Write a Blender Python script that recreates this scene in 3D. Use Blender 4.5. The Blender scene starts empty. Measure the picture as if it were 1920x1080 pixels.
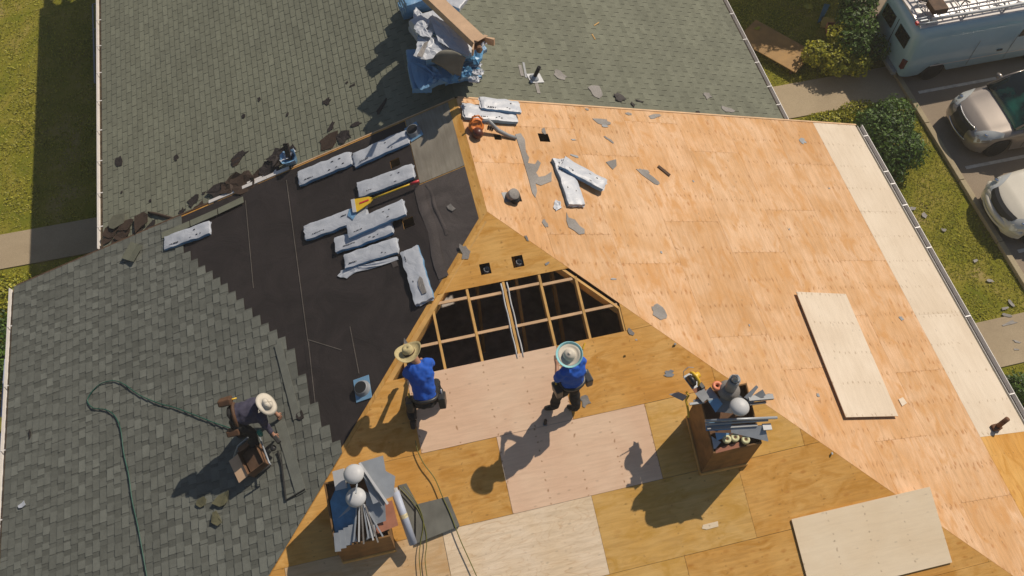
import bpy, math, random
from mathutils import Vector, Matrix, Euler, noise
random.seed(7)
SC = bpy.context.scene
COL = SC.collection
PI = math.pi
HG = 6.5                                   # ridge height above the ground (m)
# ------------------------------------------------------------------ camera
CAM_LOC = Vector((-1.70922, -10.87395, 12.04664 + HG))
CAM_ROT = Euler((0.52583977, -0.01142636, -0.23581068), 'XYZ')
FPX = 1644.36                              # focal length in pixels of a 1920 wide frame
cam = bpy.data.cameras.new('camera')
cam.sensor_width = 36.0
cam.lens = FPX / 1920 * 36
cam.clip_start = 0.1
cam.clip_end = 600
camo = bpy.data.objects.new('camera', cam)
camo.location = CAM_LOC
camo.rotation_euler = CAM_ROT
COL.objects.link(camo)
SC.camera = camo
# ------------------------------------------------------------------ light
SUN = Vector((0.80, 0.50, 1.0)).normalized()
world = bpy.data.worlds.new('World')
SC.world = world
world.use_nodes = True
wn = world.node_tree.nodes
sky = wn.new('ShaderNodeTexSky')
sky.sky_type = 'NISHITA'
sky.sun_disc = False
sky.sun_elevation = math.asin(SUN.z)
sky.sun_rotation = math.atan2(SUN.x, SUN.y)
world.node_tree.links.new(sky.outputs[0], wn['Background'].inputs[0])
wn['Background'].inputs[1].default_value = 0.056
sl = bpy.data.lights.new('sun', 'SUN')
sl.energy = 3.9
sl.angle = math.radians(0.53)
sl.color = (1.0, 0.88, 0.73)
slo = bpy.data.objects.new('sun', sl)
slo.rotation_euler = SUN.to_track_quat('Z', 'Y').to_euler()
slo.location = (0, 0, 40)
COL.objects.link(slo)
SC.view_settings.view_transform = 'Standard'
SC.view_settings.look = 'None'
SC.view_settings.exposure = 0.0
SC.view_settings.gamma = 1.0
SC.view_settings.use_curve_mapping = False
SC.render.engine = 'CYCLES'
SC.cycles.max_bounces = 6
SC.cycles.use_denoising = True

# ------------------------------------------------------------------ roof planes
TR, TL, TF, RA = 0.344464, 0.354462, 0.335161, 2.5771   # slopes: right, left, front hip; ridge length of the front roof
WR, WL, UR, UL = 9.083, 9.135, 7.143, 7.175             # half widths of front and rear roofs
DZ = 0.05                                              # rear roof lies this much lower
PL = {  # plane: n.p = d with unscaled normals (z component 1)
 'R': (Vector((TR, 0, 1)), HG), 'L': (Vector((-TL, 0, 1)), HG),
 'F': (Vector((0, -TF, 1)), HG + RA*TF),
 'UR': (Vector((TR, 0, 1)), HG - DZ), 'UL': (Vector((-TL, 0, 1)), HG - DZ),
 'G': (Vector((0, 0, 1)), 0.0)}
CM = CAM_ROT.to_matrix()
def pt(pl, u, h=0.0):
    """the point of plane pl (raised h) seen at photo pixel u"""
    n, d = PL[pl]
    D = CM @ Vector(((u[0]-960)/FPX, -(u[1]-540)/FPX, -1.0))
    t = (d + h - n.dot(CAM_LOC)) / n.dot(D)
    return CAM_LOC + D*t
def zat(pl, x, y):
    n, d = PL[pl]
    return d - n.x*x - n.y*y
def basis(pl, direc):
    n = PL[pl][0].normalized()
    x = (direc - n*direc.dot(n)).normalized()
    return Matrix((x, n.cross(x), n)).transposed().to_4x4()
def frame(pl, a, b, h=0.0):
    """matrix at the middle of pixels a-b on the plane, x axis from a to b, z the plane's normal; and the length"""
    A, B = pt(pl, a, h), pt(pl, b, h)
    m = basis(pl, B-A)
    m.translation = (A+B)/2
    return m, (B-A).length
def at(pl, a, ang=0.0, h=0.0):
    m = basis(pl, Vector((math.cos(ang), math.sin(ang), 0)))
    m.translation = pt(pl, a, h)
    return m
def upright(loc, yaw=0.0):
    m = Matrix.Rotation(yaw, 4, 'Z'); m.translation = loc
    return m

# ------------------------------------------------------------------ mesh builder
class MB:
    def __init__(s): s.v=[]; s.f=[]; s.m=[]; s.c=[]; s.mat=0; s.col=1.0
    def add(s, vs, fs, M=None):
        o = len(s.v)
        s.v += [tuple(M @ Vector(p)) if M else tuple(p) for p in vs]
        for f in fs: s.f.append(tuple(i+o for i in f)); s.m.append(s.mat); s.c.append(s.col)
        return s
    def box(s, c, d, M=None, taper=1.0):
        x,y,z = d[0]/2,d[1]/2,d[2]/2
        vs=[(c[0]+i*x*(taper if k>0 else 1),c[1]+j*y*(taper if k>0 else 1),c[2]+k*z) for k in(-1,1) for j in(-1,1) for i in(-1,1)]
        return s.add(vs,[(0,2,3,1),(4,5,7,6),(0,1,5,4),(2,6,7,3),(0,4,6,2),(1,3,7,5)],M)
    def bar(s, a, b, w, h, up=Vector((0,0,1))):
        a=Vector(a);b=Vector(b);x=(b-a).normalized();y=up.cross(x)
        if y.length<1e-4: y=Vector((0,1,0)).cross(x)
        y.normalize();z=x.cross(y)
        M=Matrix((x,y,z)).transposed().to_4x4();M.translation=(a+b)/2
        return s.box((0,0,0),((b-a).length,w,h),M)
    def prism(s, pts, z0, z1, M=None):
        ar=sum(pts[i][0]*pts[(i+1)%len(pts)][1]-pts[(i+1)%len(pts)][0]*pts[i][1] for i in range(len(pts)))
        if ar<0: pts=pts[::-1]
        n=len(pts);vs=[(p[0],p[1],z0) for p in pts]+[(p[0],p[1],z1) for p in pts]
        fs=[tuple(range(n))[::-1],tuple(range(n,2*n))]+[(i,(i+1)%n,n+(i+1)%n,n+i) for i in range(n)]
        return s.add(vs,fs,M)
    def tube(s, pts, r, seg=8, caps=True, M=None):
        pts=[Vector(p) for p in pts];n=len(pts);vs=[];fs=[]
        rr=r if isinstance(r,(list,tuple)) else [r]*n
        up=Vector((0,0,1))
        for i,p in enumerate(pts):
            d=(pts[min(i+1,n-1)]-pts[max(i-1,0)]).normalized()
            x=up.cross(d)
            if x.length<1e-3: x=Vector((1,0,0)).cross(d)
            x.normalize();y=d.cross(x)
            for k in range(seg):
                a=2*PI*k/seg;vs.append(p+x*math.cos(a)*rr[i]+y*math.sin(a)*rr[i])
        for i in range(n-1):
            for k in range(seg):
                fs.append((i*seg+k,i*seg+(k+1)%seg,(i+1)*seg+(k+1)%seg,(i+1)*seg+k))
        if caps: fs.append(tuple(range(seg))[::-1]);fs.append(tuple((n-1)*seg+k for k in range(seg)))
        return s.add(vs,fs,M)
    def lathe(s, prof, seg=20, M=None, wob=None, caps=True):
        vs=[];fs=[];n=len(prof)
        for i,(r,z) in enumerate(prof):
            for k in range(seg):
                a=2*PI*k/seg;dz=wob(r,a) if wob else 0
                vs.append((r*math.cos(a),r*math.sin(a),z+dz))
        for i in range(n-1):
            for k in range(seg): fs.append((i*seg+k,i*seg+(k+1)%seg,(i+1)*seg+(k+1)%seg,(i+1)*seg+k))
        if caps and prof[0][0]>1e-4: fs.append(tuple(range(seg))[::-1])
        if caps and prof[-1][0]>1e-4: fs.append(tuple((n-1)*seg+k for k in range(seg)))
        return s.add(vs,fs,M)
    def grid(s, nx, ny, fn, M=None):
        vs=[fn(i/nx,j/ny) for j in range(ny+1) for i in range(nx+1)]
        fs=[(j*(nx+1)+i,j*(nx+1)+i+1,(j+1)*(nx+1)+i+1,(j+1)*(nx+1)+i) for j in range(ny) for i in range(nx)]
        return s.add(vs,fs,M)
    def mesh(s, name, mats, smooth=False):
        me=bpy.data.meshes.new(name);me.from_pydata(s.v,[],s.f)
        for m in (mats if isinstance(mats,(list,tuple)) else [mats]): me.materials.append(m)
        me.polygons.foreach_set('material_index',s.m)
        if smooth: me.polygons.foreach_set('use_smooth',[True]*len(s.f))
        if any(c!=1.0 for c in s.c):
            at_=me.color_attributes.new('Col','FLOAT_COLOR','CORNER')
            buf=[]
            for f,c in zip(s.f,s.c): buf+= [c,c,c,1.0]*len(f)
            at_.data.foreach_set('color',buf)
        me.update()
        return me
    def build(s, name, mats, parent=None, M=None, smooth=False, kind=None, label=None):
        return link(name, s.mesh(name,mats,smooth), parent, M, kind, label)
def link(name, me, parent=None, M=None, kind=None, label=None):
    o=bpy.data.objects.new(name,me);COL.objects.link(o)
    if parent is not None: o.parent=parent
    if M is not None: o.matrix_local=M
    if kind: o['kind']=kind
    if label: o['label']=label
    return o
def thing(name, label, cat, M=None, group=None):
    o=bpy.data.objects.new(name,None);o.empty_display_size=.1;COL.objects.link(o)
    if M is not None:o.matrix_world=M
    return tag(o,label,cat,group)
def tag(o,label,cat,group=None):
    o['label']=label;o['category']=cat
    if group:o['group']=group
    return o
def bevel(o,w=.006,seg=2):
    b=o.modifiers.new('bevel','BEVEL');b.width=w;b.segments=seg;b.limit_method='ANGLE';return o
def copy_tree(o,parent=None):
    c=o.copy();COL.objects.link(c);c.parent=parent
    for ch in list(o.children): copy_tree(ch,c)
    return c

# ------------------------------------------------------------------ materials
def NT(name):
    m=bpy.data.materials.new(name);m.use_nodes=True
    t=m.node_tree;return m,t,t.nodes,t.nodes['Principled BSDF']
def nd(t,typ,**k):
    n=t.nodes.new(typ)
    for a,b in k.items():
        if a=='inp':
            for i,v in b.items(): n.inputs[i].default_value=v
        else:setattr(n,a,b)
    return n
def lk(t,a,b):t.links.new(a,b)
def ramp(t,fac,stops):
    r=t.nodes.new('ShaderNodeValToRGB')
    while len(r.color_ramp.elements)<len(stops): r.color_ramp.elements.new(.5)
    for e,(p,c) in zip(r.color_ramp.elements,stops):
        e.position=p;e.color=(c[0],c[1],c[2],1) if not isinstance(c,float) else (c,c,c,1)
    lk(t,fac,r.inputs[0]);return r
def mul(t,a,b,fac=1.0):
    n=t.nodes.new('ShaderNodeMix');n.data_type='RGBA';n.blend_type='MULTIPLY';n.inputs[0].default_value=fac
    lk(t,a,n.inputs[6])
    if isinstance(b,(tuple,list)): n.inputs[7].default_value=(*b,1)
    else: lk(t,b,n.inputs[7])
    return n.outputs[2]
def mixc(t,fac,a,b):
    n=t.nodes.new('ShaderNodeMix');n.data_type='RGBA'
    lk(t,fac,n.inputs[0])
    for i,c in((6,a),(7,b)):
        if isinstance(c,(tuple,list)): n.inputs[i].default_value=(*c,1)
        else: lk(t,c,n.inputs[i])
    return n.outputs[2]
def math_(t,op,a,b=None,c=None):
    n=t.nodes.new('ShaderNodeMath');n.operation=op
    for i,v in enumerate((a,b,c)):
        if v is None: continue
        if isinstance(v,(int,float)): n.inputs[i].default_value=v
        else: lk(t,v,n.inputs[i])
    return n.outputs[0]
def noise_(t,vec,scale,detail=3,rough=.55,dist=0.0):
    n=nd(t,'ShaderNodeTexNoise',inp={'Scale':scale,'Detail':detail,'Roughness':rough,'Distortion':dist})
    if vec is not None: lk(t,vec,n.inputs['Vector'])
    return n
def bump(t,h,b,strength=.3,dist=.01):
    n=nd(t,'ShaderNodeBump',inp={'Strength':strength,'Distance':dist});lk(t,h,n.inputs['Height']);lk(t,n.outputs[0],b.inputs['Normal'])
def simple(name,col,rough=.6,metal=0.0,var=.15,scale=6.0,bumpy=0.0,spec=.5,coat=0.0):
    m,t,n,b=NT(name);b.inputs['Roughness'].default_value=rough;b.inputs['Metallic'].default_value=metal
    b.inputs['Specular IOR Level'].default_value=spec;b.inputs['Coat Weight'].default_value=coat
    g=nd(t,'ShaderNodeTexCoord');nz=noise_(t,g.outputs['Object'],scale,4)
    lo=tuple(c*(1-var) for c in col);hi=tuple(min(1,c*(1+var)) for c in col)
    r=ramp(t,nz.outputs[0],[(.3,lo),(.7,hi)]);lk(t,r.outputs[0],b.inputs['Base Color'])
    if bumpy: bump(t,noise_(t,g.outputs['Object'],scale*8,3).outputs[0],b,bumpy,.01)
    return m
def plywood(name,c_lo,c_hi,stain=None,nails=.6,wavy=0.0,tint=.12,knots=.6,smudge=0.0,elong=1.0,graincon=.8,nailc=(.20,.10,.05)):
    m,t,n,b=NT(name);b.inputs['Roughness'].default_value=.75;b.inputs['Specular IOR Level'].default_value=.25
    tc=nd(t,'ShaderNodeTexCoord');oi=nd(t,'ShaderNodeObjectInfo')
    sh=nd(t,'ShaderNodeCombineXYZ');lk(t,math_(t,'MULTIPLY',oi.outputs['Random'],37.0),sh.inputs[0]);lk(t,math_(t,'MULTIPLY',oi.outputs['Random'],91.0),sh.inputs[1]);lk(t,math_(t,'MULTIPLY',oi.outputs['Random'],17.0),sh.inputs[2])
    ad=nd(t,'ShaderNodeVectorMath',operation='ADD');lk(t,tc.outputs['Object'],ad.inputs[0]);lk(t,sh.outputs[0],ad.inputs[1])
    V=ad.outputs[0]
    mp=nd(t,'ShaderNodeMapping');mp.inputs['Scale'].default_value=(1.0,9.0,1);lk(t,V,mp.inputs[0])
    grain=noise_(t,mp.outputs[0],2.2,6,.6,.6)
    big=noise_(t,V,1.3,3,.5,.5)
    base=mixc(t,ramp(t,big.outputs[0],[(.35,0.0),(.65,1.0)]).outputs[0],c_lo,c_hi)
    base=mul(t,base,ramp(t,grain.outputs[0],[(.3,(.80,.77,.72)),(.6,(1.06,1.06,1.06))]).outputs[0],graincon)
    if wavy:
        mw=nd(t,'ShaderNodeMapping');mw.inputs['Scale'].default_value=(.8,2.3,1);lk(t,V,mw.inputs[0])
        w=noise_(t,mw.outputs[0],1.25,2.5,.45,.9)
        fr=math_(t,'FRACT',math_(t,'MULTIPLY',w.outputs[0],15.0))
        base=mul(t,base,ramp(t,fr,[(.0,(.74,.60,.46)),(.10,(.93,.88,.82)),(.22,(1,1,1))]).outputs[0],wavy)
    if stain:
        ms=nd(t,'ShaderNodeMapping');ms.inputs['Scale'].default_value=(1,2.2,1);lk(t,V,ms.inputs[0])
        st=noise_(t,ms.outputs[0],1.9,5,.62,.8)
        base=mixc(t,ramp(t,st.outputs[0],[(.50,0.0),(.66,.85)]).outputs[0],base,stain)
    # knots and rust smudges
    mk=nd(t,'ShaderNodeMapping');mk.inputs['Scale'].default_value=(2.6,5.5,1);lk(t,V,mk.inputs[0])
    vo=nd(t,'ShaderNodeTexVoronoi',inp={'Scale':1.25,'Randomness':1.0});lk(t,mk.outputs[0],vo.inputs['Vector'])
    base=mixc(t,math_(t,'MULTIPLY',ramp(t,vo.outputs['Distance'],[(.045,1.0),(.12,0.0)]).outputs[0],knots),base,tuple(c*.42 for c in c_lo))
    # nail rows across the sheet over the rafters
    sp=nd(t,'ShaderNodeSeparateXYZ');lk(t,tc.outputs['Object'],sp.inputs[0])
    jit=noise_(t,V,5.0,2)
    jx=math_(t,'MULTIPLY',math_(t,'SUBTRACT',jit.outputs[0],.5),.09)
    xx=math_(t,'ADD',sp.outputs[0],jx)
    fx=math_(t,'ABSOLUTE',math_(t,'SUBTRACT',math_(t,'FRACT',math_(t,'ADD',math_(t,'DIVIDE',xx,.6096),.5)),.5))
    jy=math_(t,'ADD',sp.outputs[1],math_(t,'MULTIPLY',noise_(t,V,2.1,2).outputs[0],.35))
    fy=math_(t,'ABSOLUTE',math_(t,'SUBTRACT',math_(t,'FRACT',math_(t,'DIVIDE',jy,.115)),.5))
    dd=math_(t,'SQRT',math_(t,'ADD',math_(t,'POWER',math_(t,'MULTIPLY',fx,.6096/elong),2.0),math_(t,'POWER',math_(t,'MULTIPLY',fy,.115),2.0)))
    dot=ramp(t,dd,[(.005,1.0),(.020,0.0)])
    keep=ramp(t,noise_(t,V,9.0,1).outputs[0],[(.42,0.0),(.5,1.0)])
    k2=math_(t,'MULTIPLY',math_(t,'MULTIPLY',dot.outputs[0],keep.outputs[0]),nails)
    base=mixc(t,k2,base,nailc)
    if smudge:
        # football shaped patches and rust smears in loose rows over the rafters
        mq=nd(t,'ShaderNodeMapping');mq.inputs['Scale'].default_value=(3.28,7.5,1);lk(t,V,mq.inputs[0])
        v2=nd(t,'ShaderNodeTexVoronoi',inp={'Scale':1.0,'Randomness':.55});lk(t,mq.outputs[0],v2.inputs['Vector'])
        wob=math_(t,'ADD',v2.outputs['Distance'],math_(t,'MULTIPLY',math_(t,'SUBTRACT',noise_(t,V,11.0,3).outputs[0],.5),.5))
        f1=ramp(t,wob,[(.08,1.0),(.24,0.0)]).outputs[0]
        kp=ramp(t,noise_(t,V,1.7,2).outputs[0],[(.42,0.0),(.58,1.0)]).outputs[0]
        base=mixc(t,math_(t,'MULTIPLY',math_(t,'MULTIPLY',f1,kp),smudge*.75),base,tuple(x*y for x,y in zip(c_lo,(.72,.55,.38))))
        st2=ramp(t,noise_(t,V,24.0,3,.7).outputs[0],[(.66,0.0),(.74,1.0)]).outputs[0]
        base=mixc(t,math_(t,'MULTIPLY',st2,smudge*.35),base,tuple(x*.5 for x in c_lo))
    tn=ramp(t,oi.outputs['Random'],[(0.0,(1-tint,1-tint*1.4,1-tint*2.0)),(.5,(1,1,1)),(1.0,(1.0+tint*.4,1.0,1.0-tint*.3))])
    base=mul(t,base,tn.outputs[0])
    lk(t,base,b.inputs['Base Color'])
    bump(t,grain.outputs[0],b,.25,.004)
    return m
def shingle_mat(name,c,contrast=.25,gran=.35,hue=(1,1,1)):
    m,t,n,b=NT(name);b.inputs['Roughness'].default_value=.95;b.inputs['Specular IOR Level'].default_value=.15
    ge=nd(t,'ShaderNodeNewGeometry')
    at_=nd(t,'ShaderNodeAttribute',attribute_name='Col')
    fine=noise_(t,ge.outputs['Position'],160.0,2,.7);big=noise_(t,ge.outputs['Position'],.55,5,.6,.4);mid=noise_(t,ge.outputs['Position'],7.0,3)
    base=mixc(t,big.outputs[0],tuple(x*(1-contrast) for x in c),tuple(x*(1+contrast)*h for x,h in zip(c,hue)))
    base=mul(t,base,ramp(t,fine.outputs[0],[(.3,1-gran),(.7,1+gran)]).outputs[0])
    base=mul(t,base,ramp(t,mid.outputs[0],[(.3,.9),(.7,1.08)]).outputs[0])
    base=mul(t,base,at_.outputs['Color'])
    lk(t,base,b.inputs['Base Color']);bump(t,fine.outputs[0],b,.5,.004)
    return m
def foliage_mat(name,a,bb,trans=.25):
    m,t,n,b=NT(name);b.inputs['Roughness'].default_value=.55
    ge=nd(t,'ShaderNodeNewGeometry')
    r=ramp(t,ge.outputs['Random Per Island'],[(0.0,a),(.6,bb),(1.0,tuple(min(1,x*1.7) for x in bb))])
    lk(t,r.outputs[0],b.inputs['Base Color'])
    tr=nd(t,'ShaderNodeBsdfTranslucent');lk(t,r.outputs[0],tr.inputs[0])
    mx=nd(t,'ShaderNodeMixShader',inp={0:trans});lk(t,b.outputs[0],mx.inputs[1]);lk(t,tr.outputs[0],mx.inputs[2])
    lk(t,mx.outputs[0],n['Material Output'].inputs[0])
    return m
M_ply_old=plywood('weathered_plywood',(.62,.365,.175),(.72,.475,.285),stain=(.59,.31,.115),tint=.07,smudge=1.0,elong=3.0,nails=.75,nailc=(.36,.17,.06))
M_ply_gold=plywood('golden_plywood',(.60,.31,.070),(.68,.40,.125),stain=(.50,.235,.035),tint=.10,smudge=.8,nails=.5,nailc=(.25,.11,.03))  # deeper gold: partly own tone, partly the front slope's lower light painted in
M_ply_honey=plywood('honey_plywood',(.64,.38,.105),(.69,.45,.165),stain=(.55,.31,.06),tint=.06,nails=.4,smudge=.3)
M_ply_pink=plywood('fresh_pink_plywood',(.77,.53,.37),(.82,.60,.43),nails=.8,tint=.04,knots=.35,smudge=.1,graincon=.45,nailc=(.34,.17,.08))
M_ply_wavy=plywood('fresh_wavy_plywood',(.76,.60,.41),(.81,.67,.50),nails=.2,wavy=.55,tint=.04,knots=.45)
M_ply_tan=plywood('tan_plywood',(.62,.43,.24),(.68,.50,.30),stain=(.58,.36,.16),nails=.4,tint=.06)
M_ply_bright=plywood('brightened_new_plywood',(.80,.655,.46),(.84,.71,.52),nails=.6,tint=.02,knots=.3,graincon=.25,nailc=(.30,.2,.12))  # pale new plywood again, brightened to offset the front slope's lower light
M_ply_white=plywood('pale_new_plywood',(.68,.575,.445),(.74,.64,.51),nails=.65,tint=.03,knots=.4,graincon=.35,elong=2.0,nailc=(.36,.26,.16))
M_ply_grey=plywood('greyed_plywood',(.22,.20,.165),(.34,.315,.26),nails=.1,tint=.02,knots=.1)
M_lumber=simple('framing_lumber',(.62,.36,.11),.7,var=.2,scale=4)
M_lumber_p=simple('pale_lumber',(.66,.43,.24),.7,var=.15,scale=4)
M_darkwood=simple('dark_old_wood',(.10,.055,.03),.8,var=.4)
M_sh_new=shingle_mat('new_charcoal_shingle',(.150,.158,.138),.15,.22)
M_sh_old=shingle_mat('old_green_grey_shingle',(.185,.192,.150),.16,.22,(1,1,.95))
def felt_mat(name,c):
    m,t,n,b=NT(name);b.inputs['Roughness'].default_value=.62;b.inputs['Specular IOR Level'].default_value=.35
    ge=nd(t,'ShaderNodeNewGeometry')
    a=noise_(t,ge.outputs['Position'],1.6,6,.62,.8);f=noise_(t,ge.outputs['Position'],60,2)
    base=mixc(t,ramp(t,a.outputs[0],[(.35,0.0),(.7,1.0)]).outputs[0],tuple(x*.8 for x in c),tuple(x*1.35 for x in c))
    base=mul(t,base,ramp(t,f.outputs[0],[(.3,.85),(.7,1.15)]).outputs[0])
    lk(t,base,b.inputs['Base Color']);bump(t,a.outputs[0],b,.5,.03);return m
M_felt=felt_mat('black_felt',(.030,.024,.023))
M_felt2=felt_mat('felt_sheen_tint',(.085,.072,.068))  # sheen of the felt near the ridge painted as a lighter base colour
M_seam=felt_mat('felt_seam',(.13,.115,.10))
M_feltg=felt_mat('faded_grey_felt',(.16,.16,.155))
M_brownfelt=felt_mat('brown_felt',(.050,.032,.022))
M_scrapg=felt_mat('grey_shingle_back',(.23,.215,.20))
M_alu=simple('white_aluminium',(.72,.69,.66),.4,var=.05)
M_alud=simple('gutter_trough_dirt',(.20,.15,.09),.9,var=.3)
M_galv=simple('galvanised_metal',(.36,.39,.42),.42,.25,var=.10)
M_galvd=simple('dull_flashing_metal',(.25,.265,.28),.55,.1,var=.15)
M_bluem=simple('blue_flashing',(.20,.38,.56),.4,.2,var=.1)
M_bluefilm=simple('blue_film',(.09,.25,.43),.35,var=.2,scale=9)
M_black=simple('black_rubber',(.018,.018,.018),.6)
M_blackp=simple('black_plastic',(.03,.03,.03),.4)
M_white=simple('white_enamel',(.52,.53,.54),.5,var=.04)
M_card=simple('cardboard',(.56,.38,.24),.85,var=.1)
M_cardd=simple('dark_cardboard',(.16,.085,.045),.85,var=.25)
M_yellow=simple('yellow_plastic',(.75,.48,.03),.4,var=.08)
M_red=simple('red_plastic',(.60,.04,.05),.4,var=.08)
M_orange=simple('orange_plastic',(.70,.20,.03),.4,var=.12)
M_green=simple('green_hose',(.012,.085,.06),.4)
M_greeny=simple('yellow_green_hose',(.15,.15,.035),.4)
M_brick=simple('red_fibre_board',(.36,.15,.09),.8,var=.15)
M_crate=simple('oiled_crate_wood',(.20,.105,.035),.7,var=.35,scale=5)
M_skin=simple('skin',(.42,.22,.14),.5,var=.06)
M_hair=simple('dark_hair',(.02,.014,.01),.7)
M_shirt=simple('blue_shirt',(.012,.10,.52),.85,var=.12,scale=8)
M_shirt2=simple('slate_shirt',(.055,.052,.085),.9,var=.2,scale=8)
M_pants=simple('black_work_trousers',(.018,.018,.019),.9,var=.3,scale=8)
M_boot=simple('dark_leather_boot',(.03,.024,.018),.6,var=.3)
M_belt=simple('brown_leather',(.10,.05,.025),.7,var=.3)
M_straw=simple('straw_hat',(.50,.42,.22),.9,var=.1,scale=30,bumpy=.3)
M_hatw=simple('cream_hat',(.62,.57,.48),.9,var=.07)
M_hatb=simple('pale_blue_brim',(.30,.62,.66),.8,var=.06)
M_glass=simple('dark_glass',(.012,.014,.014),.06,var=.3,spec=.8)
M_gglass=simple('dark_glass_green_reflection',(.02,.16,.11),.05,var=.5,scale=.9,spec=.8)  # green patches are a reflection painted into the dark glass
for n_ in M_gglass.node_tree.nodes:
    if n_.type=='VALTORGB':
        n_.color_ramp.elements[0].position=.40;n_.color_ramp.elements[0].color=(.006,.010,.009,1);n_.color_ramp.elements[1].position=.62;n_.color_ramp.elements[1].color=(.03,.22,.15,1)
def wrap_mat(name,c,blue):
    m,t,n,b=NT(name);b.inputs['Roughness'].default_value=.42
    tc=nd(t,'ShaderNodeTexCoord');oi=nd(t,'ShaderNodeObjectInfo')
    sh=nd(t,'ShaderNodeVectorMath',operation='ADD');lk(t,tc.outputs['Object'],sh.inputs[0]);cx=nd(t,'ShaderNodeCombineXYZ')
    lk(t,math_(t,'MULTIPLY',oi.outputs['Random'],50.0),cx.inputs[2]);lk(t,cx.outputs[0],sh.inputs[1])
    nz=noise_(t,sh.outputs[0],5.0,5,.6,1.2);n2=noise_(t,sh.outputs[0],16,3,.6,.5)
    base=mixc(t,ramp(t,nz.outputs[0],[(.35,0.0),(.7,1.0)]).outputs[0],c,tuple(min(1,x*1.12) for x in c))
    base=mixc(t,ramp(t,n2.outputs[0],[(.68,0.0),(.74,blue)]).outputs[0],base,(.10,.20,.34))
    lk(t,base,b.inputs['Base Color']);bump(t,nz.outputs[0],b,.6,.02);return m
M_wrap=wrap_mat('white_plastic_wrap',(.47,.50,.55),.5)
M_wrapb=wrap_mat('blue_plastic_wrap',(.15,.31,.50),.25)
M_ink=simple('black_print',(.03,.03,.04),.5)
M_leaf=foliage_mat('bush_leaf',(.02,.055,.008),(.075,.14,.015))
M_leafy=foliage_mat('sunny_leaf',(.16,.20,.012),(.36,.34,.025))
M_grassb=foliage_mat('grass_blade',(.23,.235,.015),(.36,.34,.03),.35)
def ground_mat(name,cols,scale,bs=.4,fine=60):
    m,t,n,b=NT(name);b.inputs['Roughness'].default_value=.95;b.inputs['Specular IOR Level'].default_value=.2
    ge=nd(t,'ShaderNodeNewGeometry');a=noise_(t,ge.outputs['Position'],scale,6,.6,.5);f=noise_(t,ge.outputs['Position'],fine,3,.7)
    k=len(cols)-1
    base=ramp(t,a.outputs[0],[(.32+.36*i/k,c) for i,c in enumerate(cols)]).outputs[0]
    base=mul(t,base,ramp(t,f.outputs[0],[(.3,.72),(.7,1.25)]).outputs[0])
    lk(t,base,b.inputs['Base Color']);bump(t,f.outputs[0],b,bs,.02);return m
M_lawn=ground_mat('lawn_turf',[(.12,.14,.010),(.18,.18,.014),(.24,.21,.03),(.32,.25,.09)],.9)
M_conc=ground_mat('path_concrete',[(.34,.27,.18),(.42,.34,.23)],.7,.15,90)
M_asph=ground_mat('parking_asphalt',[(.27,.215,.16),(.33,.27,.20)],.5,.2,140)
M_kerb=ground_mat('kerb_concrete',[(.34,.28,.18),(.42,.36,.24)],1.5,.15)
M_paint=simple('worn_white_paint',(.62,.58,.50),.8,var=.2)
M_siding=simple('cream_siding',(.55,.52,.45),.7,var=.05)
M_trunk=simple('bark',(.07,.05,.035),.9,var=.3)
# ------------------------------------------------------------------ ground
def struct(o): o['kind']='structure'; return o
def flat(name,mat,x0,x1,y0,y1,z,thick=.0,wob=0,seed=0,n=1):
    mb=MB()
    if thick: mb.box(((x0+x1)/2,(y0+y1)/2,z-thick/2),(x1-x0,y1-y0,thick))
    else: mb.add([(x0,y0,z),(x1,y0,z),(x1,y1,z),(x0,y1,z)],[(0,1,2,3)])
    return struct(mb.build(name,mat))
flat('lawn',M_lawn,-150,150,-150,150,0.0)
flat('path',M_conc,-60,-8.4,2.9,3.95,.03,.05)
flat('path',M_conc,8.4,13.27,3.05,4.25,.03,.05)
flat('path',M_conc,8.4,13.27,-5.15,-3.95,.03,.05)
flat('parking_lot',M_asph,13.42,80,-60,60,.004)
mb=MB();yy=-40
while yy<40:
    mb.box((13.345,yy+1.0,.05),(.15,1.985,.13));yy+=2.0
k_=struct(mb.build('kerb',M_kerb));bevel(k_,.015)
for (u0,u1) in (((1712,188),(1915,126)),((1802,316),(1920,294)),((1880,478),(1925,468))):
    a,b=pt('G',u0),pt('G',u1)
    y=(a.y+b.y)/2; x0=13.7
    mb=MB();mb.add([(x0,y-.05,.008),(x0+4.8,y-.05,.008),(x0+4.8,y+.05,.008),(x0,y+.05,.008)],[(0,1,2,3)])
    struct(mb.build('parking_line',M_paint))
# grass tufts where the lawn is in view
random.seed(3)
mb=MB()
def tuft(x,y,s):
    for k in range(3):
        a=random.uniform(0,2*PI);l=random.uniform(.02,.05)*s;w=.014*s
        dx,dy=math.cos(a),math.sin(a);hx=random.uniform(.01,.035)*s
        mb.add([(x-dy*w,y+dx*w,0),(x+dy*w,y-dx*w,0),(x+dx*l,y+dy*l,hx)],[(0,1,2)])
def grass_zone(x0,x1,y0,y1,n,skip=lambda x,y:False):
    c=0
    while c<n:
        x,y=random.uniform(x0,x1),random.uniform(y0,y1)
        c+=1
        if skip(x,y): continue
        d=noise.noise(Vector((x*.8,y*.8,3)))+.4*noise.noise(Vector((x*3,y*3,1)))
        if d<-.45 and random.random()<.7: continue
        tuft(x,y,random.uniform(.8,1.6)*(1.15 if d>.2 else .8))
nop=lambda x,y: 3.0<y<4.3 or -5.2<y<-3.9
grass_zone(8.9,13.25,-8,9,40000,nop)
grass_zone(-13,-8.6,-9,14,30000,lambda x,y:2.85<y<4.0)
g_=mb.build('grass',M_grassb);g_['kind']='stuff';tag(g_,'short yellow green grass blades of the lawn around the house','grass')

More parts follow.
